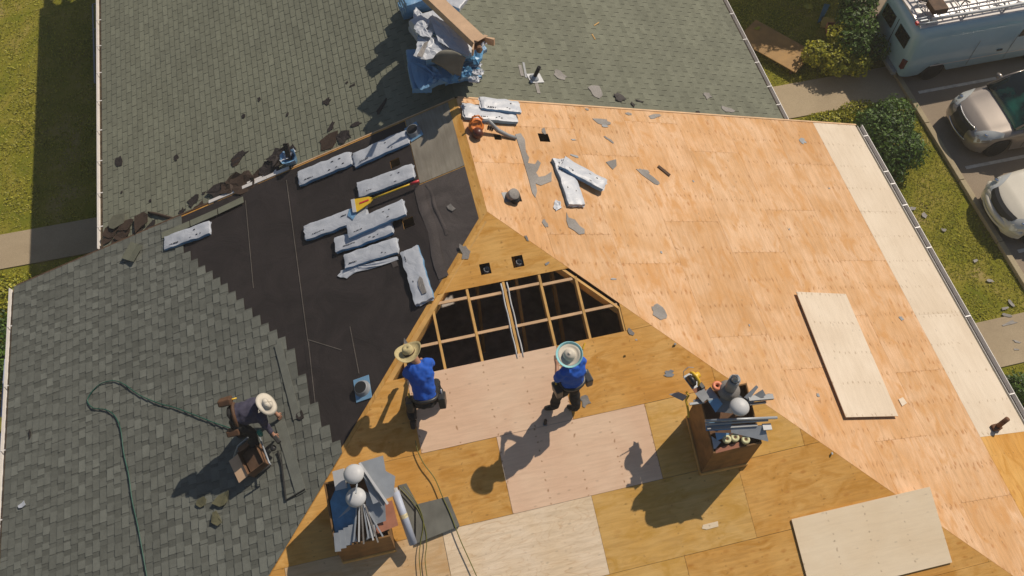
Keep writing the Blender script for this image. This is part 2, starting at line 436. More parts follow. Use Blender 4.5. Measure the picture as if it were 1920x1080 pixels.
# ------------------------------------------------------------------ the house
house=thing('house','hip and gable roofed house being re-roofed, bare plywood, black felt and grey shingles','house')
def clip(poly,hp):
    a,b,c=hp;out=[]
    for i in range(len(poly)):
        p,q=poly[i],poly[(i+1)%len(poly)]
        dp=a*p[0]+b*p[1]+c;dq=a*q[0]+b*q[1]+c
        if dp>=0: out.append(p)
        if (dp>=0)!=(dq>=0):
            t=dp/(dp-dq);out.append((p[0]+(q[0]-p[0])*t,p[1]+(q[1]-p[1])*t))
    return out
HP={'F':[(TL,-TF,-TF*RA),(-TR,-TF,-TF*RA)],'R':[(TR/TF,1,RA)],'L':[(-TL/TF,1,RA)],'UR':[],'UL':[]}
def hip_l(x): return -RA-TL*abs(x)/TF
def hip_r(x): return -RA-TR*abs(x)/TF
def sheet(pl,x0,x1,y0,y1,mat,holes=(),h=0.0,th=.012,name='plywood_sheet',gap=.003,long=None,label=None,parent=None,jit=.004,hip_gap=.002,nocl=False):
    x0,x1=min(x0,x1),max(x0,x1);y0,y1=min(y0,y1),max(y0,y1)
    j=lambda:random.uniform(0,jit)*.5
    rects=[(x0+gap/2+j(),x1-gap/2-j(),y0+gap/2+j(),y1-gap/2-j())]
    for (cx,cy,sx,sy) in holes:
        nr=[]
        for (a,b,c,d) in rects:
            l,r,bo,to=cx-sx/2,cx+sx/2,cy-sy/2,cy+sy/2
            if l>=b or r<=a or bo>=d or to<=c: nr.append((a,b,c,d));continue
            if l>a: nr.append((a,l,c,d))
            if r<b: nr.append((r,b,c,d))
            a2,b2=max(a,l),min(b,r)
            if bo>c: nr.append((a2,b2,c,bo))
            if to<d: nr.append((a2,b2,to,d))
        rects=nr
    if long is None: long='y' if (y1-y0)>=(x1-x0) else 'x'
    M=basis(pl,Vector((0,1,0)) if long=='y' else Vector((1,0,0)))
    M.translation=Vector(((x0+x1)/2,(y0+y1)/2,zat(pl,(x0+x1)/2,(y0+y1)/2)+h))
    Mi=M.inverted();mb=MB();any_=False
    for (a,b,c,d) in rects:
        poly=[(a,c),(b,c),(b,d),(a,d)]
        if not nocl:
            for (A,B,C_) in HP[pl]:
                poly=clip(poly,(A,B,C_-hip_gap*math.hypot(A,B)))
                if len(poly)<3: break
        if len(poly)<3: continue
        lp=[Mi @ Vector((p[0],p[1],zat(pl,p[0],p[1])+h)) for p in poly]
        mb.prism([(p.x,p.y) for p in lp],-th,0);any_=True
    if not any_: return None
    return mb.build(name,mat,parent or house,M,label=label)
def hole(pl,u,s):
    p=pt(pl,u);return (p.x,p.y,s,s)
random.seed(11)
# front hip slope
yb=[-2.577,-3.735,-4.89,-6.05,-7.205,-8.36,-9.52,-10.67,-11.4]
holesF=[hole('F',(910,504),.175),hole('F',(971,490),.185)]
rows={0:[(-1.5,1.75,M_ply_gold,'golden plywood triangle below the ridge with two square vent holes')],
 1:[(1.81,4.0,M_ply_gold,None)],
 2:[(-4,-1.85,M_ply_gold,None),(-1.85,.62,M_ply_pink,'new pink plywood sheet just below the open rafters'),(.62,3.06,M_ply_gold,None),(3.06,5.5,M_ply_gold,None)],
 3:[(-5.6,-3.1,M_ply_gold,None),(-3.1,-.65,M_ply_gold,None),(-.65,1.81,M_ply_pink,'new pink plywood sheet crossed by a worker\'s shadow'),(1.81,4.24,M_ply_honey,'honey yellow plywood under the tool crate'),(4.24,6.7,M_ply_gold,None)],
 4:[(-6.6,-4.2,M_ply_gold,None),(-4.2,-1.78,M_ply_tan,'pale tan sheet below the left crate'),(-1.78,.62,M_ply_wavy,'new pale sheet with wavy grain at the bottom'),(.62,3.06,M_ply_honey,None),(3.06,5.5,M_ply_gold,None),(5.5,7.9,M_ply_gold,None)],
 5:[(-6.8,-3.0,M_ply_gold,None),(-3.0,-.6,M_ply_wavy,None),(-.6,1.84,M_ply_honey,None),(1.84,4.28,M_ply_gold,None),(4.28,6.7,M_ply_gold,None),(6.7,9.1,M_ply_gold,None)],
 6:[(-9.1,-4,M_ply_gold,None),(-4,.62,M_ply_gold,None),(.62,3.06,M_ply_gold,None),(3.06,5.5,M_ply_gold,None),(5.5,7.94,M_ply_gold,None),(7.94,9.1,M_ply_gold,None)],
 7:[(-9.1,-2,M_ply_gold,None),(-2,4.28,M_ply_gold,None),(4.28,6.7,M_ply_gold,None),(6.7,9.1,M_ply_gold,None)]}
for r,l in rows.items():
    for (a,b,m,lab) in l: sheet('F',a,b,yb[r],yb[r+1],m,holesF if r==0 else (),long='x',label=lab)
# right slope
xb=[9.03,7.87,6.72,5.56,4.41,3.25,2.10,.94,0.0]
holesR=[hole('R',(1020,258),.20),hole('R',(933,257),.13),hole('R',(966,369),.2)]
for i in range(8):
    off=[0,-1.22,0,-1.0,-.3,-1.22,-.6,-1.5][i]
    ys=[0.0];y=off if off<0 else -2.44
    while y>-11.6: ys.append(y);y-=2.44
    ys.append(-11.6)
    if i==0: ys=[0,-2.44,-4.93,-7.47,-9.4,-11.6]
    for k in range(len(ys)-1):
        m=M_ply_old
        if i==0 and k<3: m=M_ply_white
        elif i==0: m=M_ply_gold
        sheet('R',xb[i],xb[i+1],ys[k],ys[k+1],m,holesR,gap=.0016,jit=.002,long='y',label='pale new plywood strip along the right gutter' if m is M_ply_white else None)
# left slope deck and felt
holesL=[hole('L',(741,306),.17),hole('L',(766,418),.19)]
xl=[0,-1.2,-2.4,-3.6,-4.8,-6.0,-7.2,-9.13]
for i in range(7): sheet('L',xl[i],xl[i+1],0,-11.3,M_ply_gold,holesL,long='y',name='roof_deck')
FELT=[(-.16,-1.02,M_felt2),(-.98,-2.46,M_felt),(-2.42,-3.40,M_felt),(-3.36,-4.62,M_felt),(-4.58,-6.2,M_felt),(-6.16,-9.10,M_felt)]
for i,(a,b,m) in enumerate(FELT):
    top=-1.52 if i==0 else -.03
    sheet('L',a,b,top,-11.3,m,holesL,h=.010-.0012*i,th=.002,name='felt_strip',hip_gap=.07,jit=0,long='y')
sheet('L',-2.60,-3.42,-3.66,-11,M_felt,(),h=.012,th=.003,name='felt_strip',hip_gap=.09,jit=0,long='y',label='overlapping felt patch beside the stepped shingles')
sheet('L',-.16,-.97,-.02,-1.50,M_ply_grey,(),h=.010,th=.006,name='faded_panel',jit=0,long='y',label='faded grey panel beside the ridge')
# wrinkles of the felt
def fold(u0,u1,w,hh,mid=None):
    a,b=pt('L',u0,.02),pt('L',u1,.02);n=PL['L'][0].normalized()
    pts=[]
    for i in range(9):
        t=i/8;p=a.lerp(b,t)+Vector((noise.noise(Vector((t*3,u0[0],0)))*.05,0,0));pts.append(p)
    d=(b-a).normalized();s=n.cross(d)
    m2=MB();vs=[];fs=[]
    for i,p in enumerate(pts):
        k=math.sin(PI*i/8)**.6*hh
        vs+= [p-s*w,p-s*w*.35+n*k,p+s*w*.1+n*k*.9,p+s*w]
    for i in range(8):
        for j in range(3): fs.append((i*4+j,i*4+j+1,(i+1)*4+j+1,(i+1)*4+j))
    m2.add(vs,fs);return m2.build('felt_wrinkle',M_felt2,house,smooth=True)
for f in (((785,350),(832,520),.09,.010),((800,345),(838,440),.03,.006),((720,420),(742,500),.05,.006)): fold(*f)
def seam(u0,u1):
    a,b=pt('L',u0,.018),pt('L',u1,.018);m2=MB();n=8
    for i in range(n):
        p=a.lerp(b,i/n);q=a.lerp(b,(i+1)/n);m2.bar(p,q,.012,.004,PL['L'][0].normalized())
    m2.build('felt_lap_edge',M_seam,house)
for f in (((656,612),(673,700)),((537,338),(577,640)),((578,640),(594,785)),((460,376),(475,540)),((640,660-4),(578,637))): seam(*f)
# open rafters in the hole
def Fp(x,y,dz=0): return Vector((x,y,zat('F',x,y)+dz))
for x in (-1.83,-1.22,-.61,0,.61,1.2,1.80):
    ytop=max(-RA-TR*abs(x)/TF,-6.2) if x>0 else max(hip_l(x),-6.2)
    m2=MB();m2.bar(Fp(x,ytop-.04,-.105),Fp(x,-6.1,-.105),.042,.18,PL['F'][0].normalized())
    bevel(m2.build('rafter',M_lumber,house),.003)
for (y,xs) in ((-3.87,(-1.22,-.61,0,.61,1.17)),(-4.44,(-1.68,-1.22,-.61,0,.61,1.2,1.80))):
    for a,b in zip(xs[:-1],xs[1:]):
        m2=MB();a2,b2=a+.024,b-.024
        yy2=y+random.uniform(-.02,.02)
        m2.bar(Fp(a2,yy2,-.05),Fp(b2,yy2,-.05),.045,.06,PL['F'][0].normalized())
        m2.build('blocking',M_lumber_p,house)
m2=MB();m2.bar(Vector((-.06,hip_l(.0)-.12,HG-.145)),Vector((-2.75,hip_l(2.75)-.06,HG-TL*2.75-.135)),.085,.2);m2.build('hip_rafter',M_lumber,house)
m2=MB();m2.bar(Vector((.05,-RA-.16,HG-.15)),Vector((4.0,hip_r(4.0)-.06,HG-TR*4.0-.145)),.04,.18);m2.build('hip_rafter',M_lumber,house)
for sx in (-.045,.055):
    m2=MB();pts=[Fp(sx+.006*math.sin(i*1.7),-3.76-i*.12,.004-.012*(i%3)) for i in range(11)];m2.tube(pts,.013,6)
    m2.build('white_conduit',M_white,house,smooth=True)
for (a,b,w_,h_) in (((.32,-3.1,HG-.7),(.30,-4.5,HG-2.2),.05,.10),((.98,-2.9,HG-.9),(1.05,-4.3,HG-2.4),.05,.14),((-.35,-3.1,HG-.7),(-.32,-3.5,HG-3.3),.05,.09)):
    m2=MB();m2.bar(a,b,w_,h_);m2.build('attic_brace',M_lumber,house)

m2=MB();m2.box((0,-5.6,HG-3.36),(17.0,10.6,.1));m2.build('attic_floor',simple('grey_insulation',(.42,.38,.35),.95,var=.4,scale=3,bumpy=.6),house)
for k in range(2):
    p=pt('F',(910,504) if k==0 else (971,490))
    m2=MB();m2.lathe([(.055,-.35),(.055,-.02),(.045,-.02),(.045,-.35)],14,Matrix.Translation(p+Vector((.03,.02,-.03))))
    m2.build('duct_pipe',M_galvd,house,smooth=True)
# trims along the rake between the two roofs
def rail(pl,x0,x1,y,w,hh,mat,name,up=0):
    m2=MB();m2.bar(Vector((x0,y,zat(pl,x0,y)+up)),Vector((x1,y,zat(pl,x1,y)+up)),w,hh);return m2.build(name,mat,house)
rail('R',.03,9.06,.022,.035,.06,M_lumber_p,'rake_trim',-.022)
rail('L',-3.2,-.02,.018,.022,.05,M_lumber_p,'rake_trim',-.020)
rail('L',-4.9,-3.25,.03,.07,.02,M_alu,'drip_edge',.012)
rail('L',-4.1,-3.5,.10,.04,.02,M_alu,'drip_edge',.0)
rail('L',-9.1,-4.92,.03,.03,.06,M_darkwood,'rake_trim',-.03)
rail('R',.03,9.0,.05,.02,.05,M_darkwood,'fascia',-.05)
# gutters
def gutter(x,y0,y1,z,s,name='gutter',hang=(),ends=True):
    prof=[(.0,.0),(.0,-.11),(.012,-.115),(.09,-.115),(.118,-.06),(.125,.002),(.113,.004),(.105,-.055),(.085,-.103),(.012,-.103),(.012,-.005)]
    m2=MB();n=len(prof)
    vs=[(x+s*a,yy,z+b) for yy in (y0,y1) for a,b in prof]
    m2.add(vs,[(i,(i+1)%n,n+(i+1)%n,n+i) for i in range(n)]+[tuple(range(n)),tuple(range(n,2*n))])
    g=m2.build(name,M_alu,house)
    m2=MB();m2.box((x+s*.05,(y0+y1)/2,z-.092),(.075,abs(y1-y0)-.01,.02));m2.build('leaf_silt',M_alud,g)
    for yy in hang:
        m2=MB();m2.box((x+s*.060,yy,z+.006),(.115,.022,.006));m2.build('hanger',M_alu,g)
    return g
gr=[pt('R',u).y for u in ((1612,255),(1647,322),(1663,345),(1684,385),(1708,427),(1728,465),(1803,594),(1888,740))]
gutter(WR+.01,.0,-11.4,zat('R',WR,0)-.01,1,hang=gr)
gutter(-WL-.01,.0,-11.2,zat('L',-WL,0)-.005,-1,hang=[-.9-i*1.3 for i in range(8)])
gutter(UR+.01,.06,14,zat('UR',UR,0)-.01,1,hang=[pt('UR',u).y for u in ((1373,27),(1397,75),(1418,118),(1441,163),(1458,197))]+[5,6,7,8,9,10])
gutter(-UL-.01,.08,14,zat('UL',-UL,0)-.005,-1,hang=[.6+i*.85 for i in range(15)])
# walls, soffits
for (x0,x1,y0,y1) in ((-8.75,8.7,-.3,-.1),(-8.75,8.7,-11.1,-10.9),(-8.75,-8.55,-10.9,-.3),(8.5,8.7,-10.9,-.3),(-6.85,-6.65,-.1,13.8),(6.6,6.8,-.1,13.8),(-6.65,6.6,13.6,13.8)):
    m2=MB();m2.box(((x0+x1)/2,(y0+y1)/2,(HG-3.25)/2+.02),(x1-x0,y1-y0,HG-3.25+.3 if abs(x0)<7 else HG-3.3));m2.build('wall',M_siding,house)
for (fx,fy,fl,fz) in ((9.0,-5.7,11.3,zat('R',9.06,0)-.10),(-9.05,-5.6,11.1,zat('L',-9.12,0)-.11),(7.05,7,13.8,zat('UR',7.12,0)-.12),(-7.08,7,13.8,zat('UL',-7.15,0)-.12)):
    m2=MB();m2.box((fx,fy,fz),(.04,fl,.13));m2.build('fascia',M_siding,house)
# soffit boards closing the eaves and the rear roof's deck
m2=MB()
m2.add([(-UL,.055,zat('UL',-UL,0)-.03),(0,.055,HG-DZ-.03),(UR,.055,zat('UR',UR,0)-.03),(-UL,14,zat('UL',-UL,0)-.03),(0,14,HG-DZ-.03),(UR,14,zat('UR',UR,0)-.03)],[(0,1,4,3),(1,2,5,4)])
m2.build('rear_deck',M_darkwood,house)
for (x0,x1,y0,y1) in ((-9.12,-8.7,-11.2,-.05),(8.65,9.08,-11.4,-.05),(-7.15,-6.8,.0,14),(6.75,7.12,.0,14)):
    z=HG-3.42 if abs(x0)>7.5 or abs(x1)>8 else HG-2.76
    m2=MB();m2.box(((x0+x1)/2,(y0+y1)/2,z),(x1-x0,y1-y0,.02));m2.build('soffit',M_siding,house)
m2=MB();m2.add([(-9.12,-.02,HG-3.34),(0,-.02,HG-.06),(9.06,-.02,HG-3.3)],[(0,1,2)]);m2.build('gable_wall',M_siding,house)
# ------------------------------------------------------------------ new charcoal shingles on the left slope
random.seed(21)
EXP=.135
def stair(x):                          # y where the laid courses start
    if x<-5.55: return -.005
    pts=[(-5.55,-.75),(-4.94,-1.67),(-4.17,-2.9),(-3.7,-3.63),(-3.35,-5.1),(-3.07,-5.79)]
    if x>-3.07: return -99
    for (a,b),(c,d) in zip(pts[:-1],pts[1:]):
        if a<=x<=c: return b+(d-b)*(x-a)/(c-a)
    return pts[-1][1]
def lam(ys,ye,xlow,xup,lo_h,mb,seed):
    """one laminated strip from ys down to ye, butt edge at xlow, covered edge at xup"""
    def P3(x,y,h):
        y=max(y,hip_l(x)+.01);return (x,y,zat('L',x,y)+h+.012)
    def slab(a,b,h0l,h1l,h0u,h1u,xl_=xlow):
        vs=[P3(xl_,a,h0l),P3(xl_,b,h0l),P3(xup,b,h0u),P3(xup,a,h0u),P3(xl_,a,h1l),P3(xl_,b,h1l),P3(xup,b,h1u),P3(xup,a,h1u)]
        mb.add(vs,[(0,1,2,3),(7,6,5,4),(0,4,5,1),(1,5,6,2),(2,6,7,3),(3,7,4,0)])
    mb.col=random.uniform(.72,.88)
    slab(ys,ye,.008,.017,.002,.007)
    y=ys-random.uniform(0,.06)
    while y>ye+.05:
        w=random.uniform(.11,.24);y2=max(y-w,ye)
        mb.col=random.choice([1.0,1.0,1.08,.92,1.18,1.0,1.05,.86])*random.uniform(.96,1.04)
        slab(y,y2,.0175,.0245,.0075,.011)
        y=y2-random.uniform(.05,.15)
strips=[]
x=-WL-.02;i=0
while x<-2.95:
    xm=x+EXP/2
    y0=stair(xm) if xm<-5.55 else stair(xm)-random.uniform(-.03,.03)
    if y0>-50:
        yend=hip_l(x)
        y=y0;first=random.uniform(.45,1.0)
        while y>yend+.02:
            y2=y-first;first=1.0
            if y2-yend<.15: y2=yend
            y2=max(y2,yend)
            strips.append((y,y2,x,x+EXP+.03));y=y2-.002
    x+=EXP;i+=1
def key(s): return (Vector((s[2],(s[0]+s[1])/2,HG-2))-CAM_LOC).length
vis=[s for s in strips if s[0]>-6.0-(s[2]+9.15)*.33]
rest=[s for s in strips if s not in vis]
vis.sort(key=key);rest+=vis[300:];vis=vis[:300]
for s in vis:
    m2=MB();lam(s[0],s[1],s[2],s[3],0,m2,0);m2.build('shingle',M_sh_new,house)
m2=MB()
for s in rest: lam(s[0],s[1],s[2],s[3],0,m2,0)
o=m2.build('shingle_field',M_sh_new,house);o['kind']='stuff'
# ------------------------------------------------------------------ old three tab shingles on the rear roof
random.seed(5)
def tab3(pl,s,xlow,xup,y,mb,W=.914):
    def P3(x,yy,h): return (x,yy,zat(pl,x,yy)+h)
    b0=random.uniform(.93,1.05)
    ya=max(y,.06)
    if y+W<=.062: return
    for k in range(3):
        a,b=y+k*.3047+.0065,y+(k+1)*.3047-.0065
        a=max(a,.06)
        if b<=a+.003: continue
        mb.col=b0*random.uniform(.93,1.06)
        vs=[P3(xlow,a,.004),P3(xlow,b,.004),P3(xup,b,-.002),P3(xup,a,-.002),P3(xlow,a,.0115),P3(xlow,b,.0115),P3(xup,b,.001),P3(xup,a,.001)]
        mb.add(vs,[(0,4,5,1),(4,7,6,5),(1,5,6,2),(3,7,4,0)] if s>0 else [(0,1,5,4),(4,5,6,7),(1,2,6,5),(3,0,4,7)])
    mb.col=.58
    vs=[P3(xlow+s*-.001,ya,.0015),P3(xlow-s*.001,y+W,.0015),P3(xup,y+W,-.001),P3(xup,ya,-.001)]
    mb.add(vs,[(0,3,2,1)] if s>0 else [(0,1,2,3)])
old=[]
for pl,s,half in (('UR',1,UR),('UL',-1,UL)):
    n=int(half/.1195)
    for i in range(n+1):
        xlow=s*(half+.015-i*.1195);xup=xlow-s*.128
        if s*xup<0: xup=0
        if s*xlow<=.02: break
        y=.06-random.choice([.152,.305,.457,.0,.61])- (i%2)*.152
        y=.06-((i*.1524)%.914)
        while y<13.9:
            old.append((pl,s,xlow,xup,y));y+=.914
vis=[o for o in old if o[4]<(3.9 if o[1]>0 else 7.6)]
vis.sort(key=lambda o:(Vector((o[2],o[4],HG-1))-CAM_LOC).length)
ids=set(id(o) for o in vis[:300])
for o in vis[:300]:
    m2=MB();tab3(o[0],o[1],o[2],o[3],o[4],m2)
    if m2.v: m2.build('old_shingle',M_sh_old,house)
m2=MB()
for o in old:
    if id(o) not in ids: tab3(*o[:5],m2)
o=m2.build('old_shingle_field',M_sh_old,house);o['kind']='stuff'
m2=MB();y=.06
while y<14:
    m2.col=random.uniform(.85,1.05)
    for s in(1,-1):
        pl='UR' if s>0 else 'UL'
        m2.add([(0,y,HG-DZ+.028),(s*.14,y,zat(pl,s*.14,y)+.022),(s*.14,y+.2,zat(pl,s*.14,y)+.014),(0,y+.2,HG-DZ+.018)],[(0,1,2,3) if s>0 else (0,3,2,1)])
    y+=.145
m2.build('ridge_cap',M_sh_old,house)['kind']='stuff'
# grey starter shingles along the rake of the left slope
for (u0,u1) in (((303,442),(355,420)),((357,419),(407,397)),((409,396),(456,374))):
    m,l=frame('L',u0,u1,.045);m2=MB();m2.col=.999;m2.box((0,0,0),(l,.14,.008));m2.build('starter_shingle',M_sh_old,house,m)
m,l=frame('L',(524,790),(565,925),.042);m2=MB();m2.col=1.15;m2.box((0,.0,0),(l,.18,.006))
tag(m2.build('loose_shingle_strip',M_sh_new,None,m),'plain dark shingle strip lying beside the bending worker\'s hand','shingle')
for (u0,u1) in (((519,645),(555,785)),):
    m,l=frame('L',u0,u1,.048);m2=MB();m2.col=1.12;m2.box((0,0.02,0),(l,.14,.005));m2.build('starter_shingle',M_sh_new,house,m,label='dark plain strip at the edge of the laid courses')
# ------------------------------------------------------------------ wrapped shingle bundles
random.seed(31)
def bundle_mesh(L,W,H,seed,blue=True,torn=False):
    rnd=random.Random(seed);mb=MB();nx,ny=18,8;bend=rnd.uniform(-.05,.05);sag=rnd.uniform(.0,.05);tear=rnd.uniform(.3,1.0);tw=rnd.uniform(-.06,.06)
    def top(u,v):
        x=(u-.5)*L;y=(v-.5)*W
        e=min(u,1-u,v*.6,(1-v)*.6)
        z=H*(1-.10*max(0,1-e/.05))+noise.noise(Vector((x*5,y*7,seed)))*.014+noise.noise(Vector((x*14,y*14,seed)))*.006
        w=.016*noise.noise(Vector((x*6,y*6,seed+9)))
        cr=abs(noise.noise(Vector((x*22+seed,y*5,3))))*max(0,abs(x)/L*2-.62)*.075*tear
        yy=y*(1+tw*x/L)+bend*4*(x/L)**2*L*.35
        return (x+w+.02*noise.noise(Vector((y*18,seed,5)))*(abs(x)>L*.44),yy+w*1.6*(1 if v in(0,1) else .3),max(.02,z-sag*4*(x/L)**2*.35+cr))
    mb.grid(nx,ny,top)
    # skirts with sagging corners
    def skirt(fn,n,mi):
        vs=[];fs=[]
        for i in range(n+1):
            p=Vector(fn(i/n));out=Vector((p.x/L*.0,p.y/W*.0,0))
            q=Vector((p.x*1.0,p.y*1.0,p.z*.5));q.x*=1.012;q.y*=1.03
            b=Vector((p.x,p.y,0));b.x*=.995;b.y*=.99
            vs+=[p,q+Vector((0,0,noise.noise(Vector((i*.9,seed,1)))*.012)),b]
        mb.mat=mi
        for i in range(n):
            a=i*3;fs+=[(a,a+3,a+4,a+1),(a+1,a+4,a+5,a+2)]
        mb.add(vs,fs)
    skirt(lambda t:top(t,0),nx,1);skirt(lambda t:top(1-t,1),nx,1)
    skirt(lambda t:top(0,1-t),ny,0);skirt(lambda t:top(1,t),ny,0)
    mb.mat=0
    return mb
def bundle(pl,u0,u1,W,label,h=0.0,H=.085,group='wrapped shingle bundles lying on the roof',M=None,L=None,ink=True,cat='bundle'):
    if M is None:
        M,L=frame(pl,u0,u1,h)
    t=thing('shingle_bundle',label,cat,M,group)
    sd=random.randint(0,999)
    bundle_mesh(L,W,H,sd).build('wrapper',[M_wrap,M_wrapb],t,smooth=True)
    if ink:
        m2=MB();rr=random.Random(sd)
        x=-L*.42+rr.uniform(0,.10);y=-W*rr.uniform(.25,.36)
        for k in range(rr.randint(4,8)):
            wd=rr.uniform(.008,.026);m2.box((x,y+rr.uniform(-.002,.002),H+.004),(wd,rr.uniform(.008,.014),.016));x+=wd+rr.uniform(.006,.022)
        x=L*rr.uniform(.08,.25)
        for k in range(rr.randint(2,5)):
            wd=rr.uniform(.010,.045);m2.box((x,rr.choice([-.33,-.25,.18])*W,H+.003),(wd,.009,.016));x+=wd+rr.uniform(.01,.05)
        m2.build('printed_marks',M_ink,t,kind='stuff')
        for s in(-1,1):
            m2=MB();m2.prism([(s*L*.5,-W*.46),(s*(L*.5+.03),-W*.30),(s*(L*.5+.012),W*.2),(s*(L*.5+.035),W*.42),(s*L*.5,W*.47)],H*.35,H*.42)
            m2.build('torn_flap',M_wrap,t)
    return t
bundle('L',(563,338),(660,299),.31,'white bundle at the left of the top pair on black felt, below the rake edge')
bundle('L',(666,304),(766,259),.31,'white bundle at the right of the top pair, touching the small roof vent')
bundle('L',(675,361),(777,324),.31,'white bundle right above the yellow handled shovel')
bundle('L',(575,441),(690,398),.31,'white bundle with a blue patch, under the yellow shovel blade')
bundle('L',(632,464),(737,428),.30,'white bundle partly hidden below its neighbour in the middle of the felt')
bundle('L',(655,436),(760,391),.31,'white bundle lying on top of another in the middle of the felt',h=.085)
bundle('L',(650,493),(747,462),.29,'lowest white bundle of the group, with its wrapper torn open at one end')
bundle('L',(770,470),(799,568),.33,'white bundle pointing down the slope at the hip edge, ragged side and dark tear')
bundle('L',(312,459),(396,429),.29,'crumpled white bundle at the top corner of the laid grey shingles')
bundle('R',(1050,303),(1080,388),.33,'white bundle forming the upright arm of the V on the plywood',h=.0)
bundle('R',(1052,308),(1131,352),.28,'white bundle forming the slanting arm of the V on the plywood',h=.07)
bundle('R',(868,212),(966,222),.34,'white bundle on the ridge behind the orange blower',h=.02)
bundle('R',(900,196),(973,205),.28,'upper white bundle skewed on top of the ridge pair',h=.10,H=.07)
# torn wrappers
def rag(pl,pts,label,mat,h=.0,thick=.006,name='torn_wrapper',cat='wrapper',crump=.03,group=None,sub=None):
    """a crumpled sheet through photo pixels lying on plane pl"""
    P=[pt(pl,u,h) for u in pts];c=sum(P,Vector())/len(P)
    m=basis(pl,Vector((1,0,0)));m.translation=c;mi=m.inverted()
    lp=[mi@p for p in P];mb=MB();sd=c.x*7+c.y*13
    # rings shrinking towards the centre with random height
    rings=4;vs=[];n=len(lp);m_=max(2,int(3))
    out=[]
    for i in range(n):
        a,b=lp[i],lp[(i+1)%n]
        for k in range(m_): out.append(a.lerp(b,k/m_)+Vector((random.uniform(-1,1),random.uniform(-1,1),0))*crump*.35)
    N=len(out)
    for r in range(rings):
        f=1-r/rings
        for i,p in enumerate(out):
            z=thick+abs(noise.noise(Vector((p.x*f*9+sd,p.y*f*9,r*.7))))*crump*(1.6 if r else .7)
            vs.append((p.x*f,p.y*f,z))
    vs.append((0,0,thick+crump*.5))
    fs=[(r*N+i,r*N+(i+1)%N,(r+1)*N+(i+1)%N,(r+1)*N+i) for r in range(rings-1) for i in range(N)]
    fs+=[((rings-1)*N+i,(rings-1)*N+(i+1)%N,rings*N) for i in range(N)]
    o2=len(vs);vs+=[(p.x,p.y,0) for p in out];fs+=[(i,o2+i,o2+(i+1)%N,(i+1)%N) for i in range(N)]
    mb.add(vs,fs)
    o=mb.build(name,mat,None,m)
    return tag(o,label,cat,group)
rag('L',[(644,478),(654,480),(658,500),(700,497),(745,480),(748,487),(700,503),(668,510),(650,523),(634,518),(640,508),(648,504)],'loose white strip of wrapper trailing from the lowest bundle',M_wrap,.02)
rag('R',[(1040,375),(1050,378),(1052,390),(1043,396),(1037,388)],'small pink and white crumpled wrapper at the foot of the V of bundles',M_wrap,.01,name='crumpled_wrapper')
# dark tear in the vertical bundle: a gouge of exposed shingle
rag('L',[(787,518),(792,522),(796,535),(800,548),(792,552),(786,540),(783,528)],'dark torn patch of shingle showing on the downhill bundle',M_scrapg,.095,crump=.006,name='exposed_shingle',cat='torn shingle')
rag('L',[(655,393),(665,390),(669,400),(662,412),(652,405)],'flat blue patch on the bundle under the yellow shovel blade',M_wrapb,.098,crump=.005,name='blue_patch',cat='patch')

# ------------------------------------------------------------------ torn scraps
def scrap(pl,u,w,l,ang,mat,label,curl=.03,n=9,name='shingle_scrap',h=.012,group=None,cat='scrap'):
    m=at(pl,u,ang,h);mb=MB();sd=random.uniform(0,99)
    out=[]
    for i in range(n):
        a=2*PI*(i+random.uniform(-.3,.3))/n;r=.52*(1-.5*random.random())
        ca,sa=math.cos(a),math.sin(a);k=1/max(abs(ca),abs(sa),.001)**.8
        out.append((ca*r*w*k*1.15,sa*r*l*k*1.15))
    N=len(out);vs=[];fs=[]
    f0=lambda x,y:abs(noise.noise(Vector((x*5+sd,y*5,0))))*curl+curl*2.2*(x/w)**2*(.3+noise.noise(Vector((sd,0,1)))**2)
    for f in (1,.55):
        for x,y in out: vs.append((x*f,y*f,.004+f0(x*f,y*f)))
    vs.append((0,0,.004+f0(0,0)))
    fs=[(i,(i+1)%N,N+(i+1)%N,N+i) for i in range(N)]+[(N+i,N+(i+1)%N,2*N) for i in range(N)]
    o2=len(vs)
    for x,y in out: vs.append((x,y,max(-.01,f0(x,y)-.004)))
    fs+=[(i,o2+i,o2+(i+1)%N,(i+1)%N) for i in range(N)]
    mb.add(vs,fs)
    return tag(mb.build(name,mat,None,m),label,cat,group)
random.seed(77)
G1='dark torn felt and shingle scraps on the old roof'
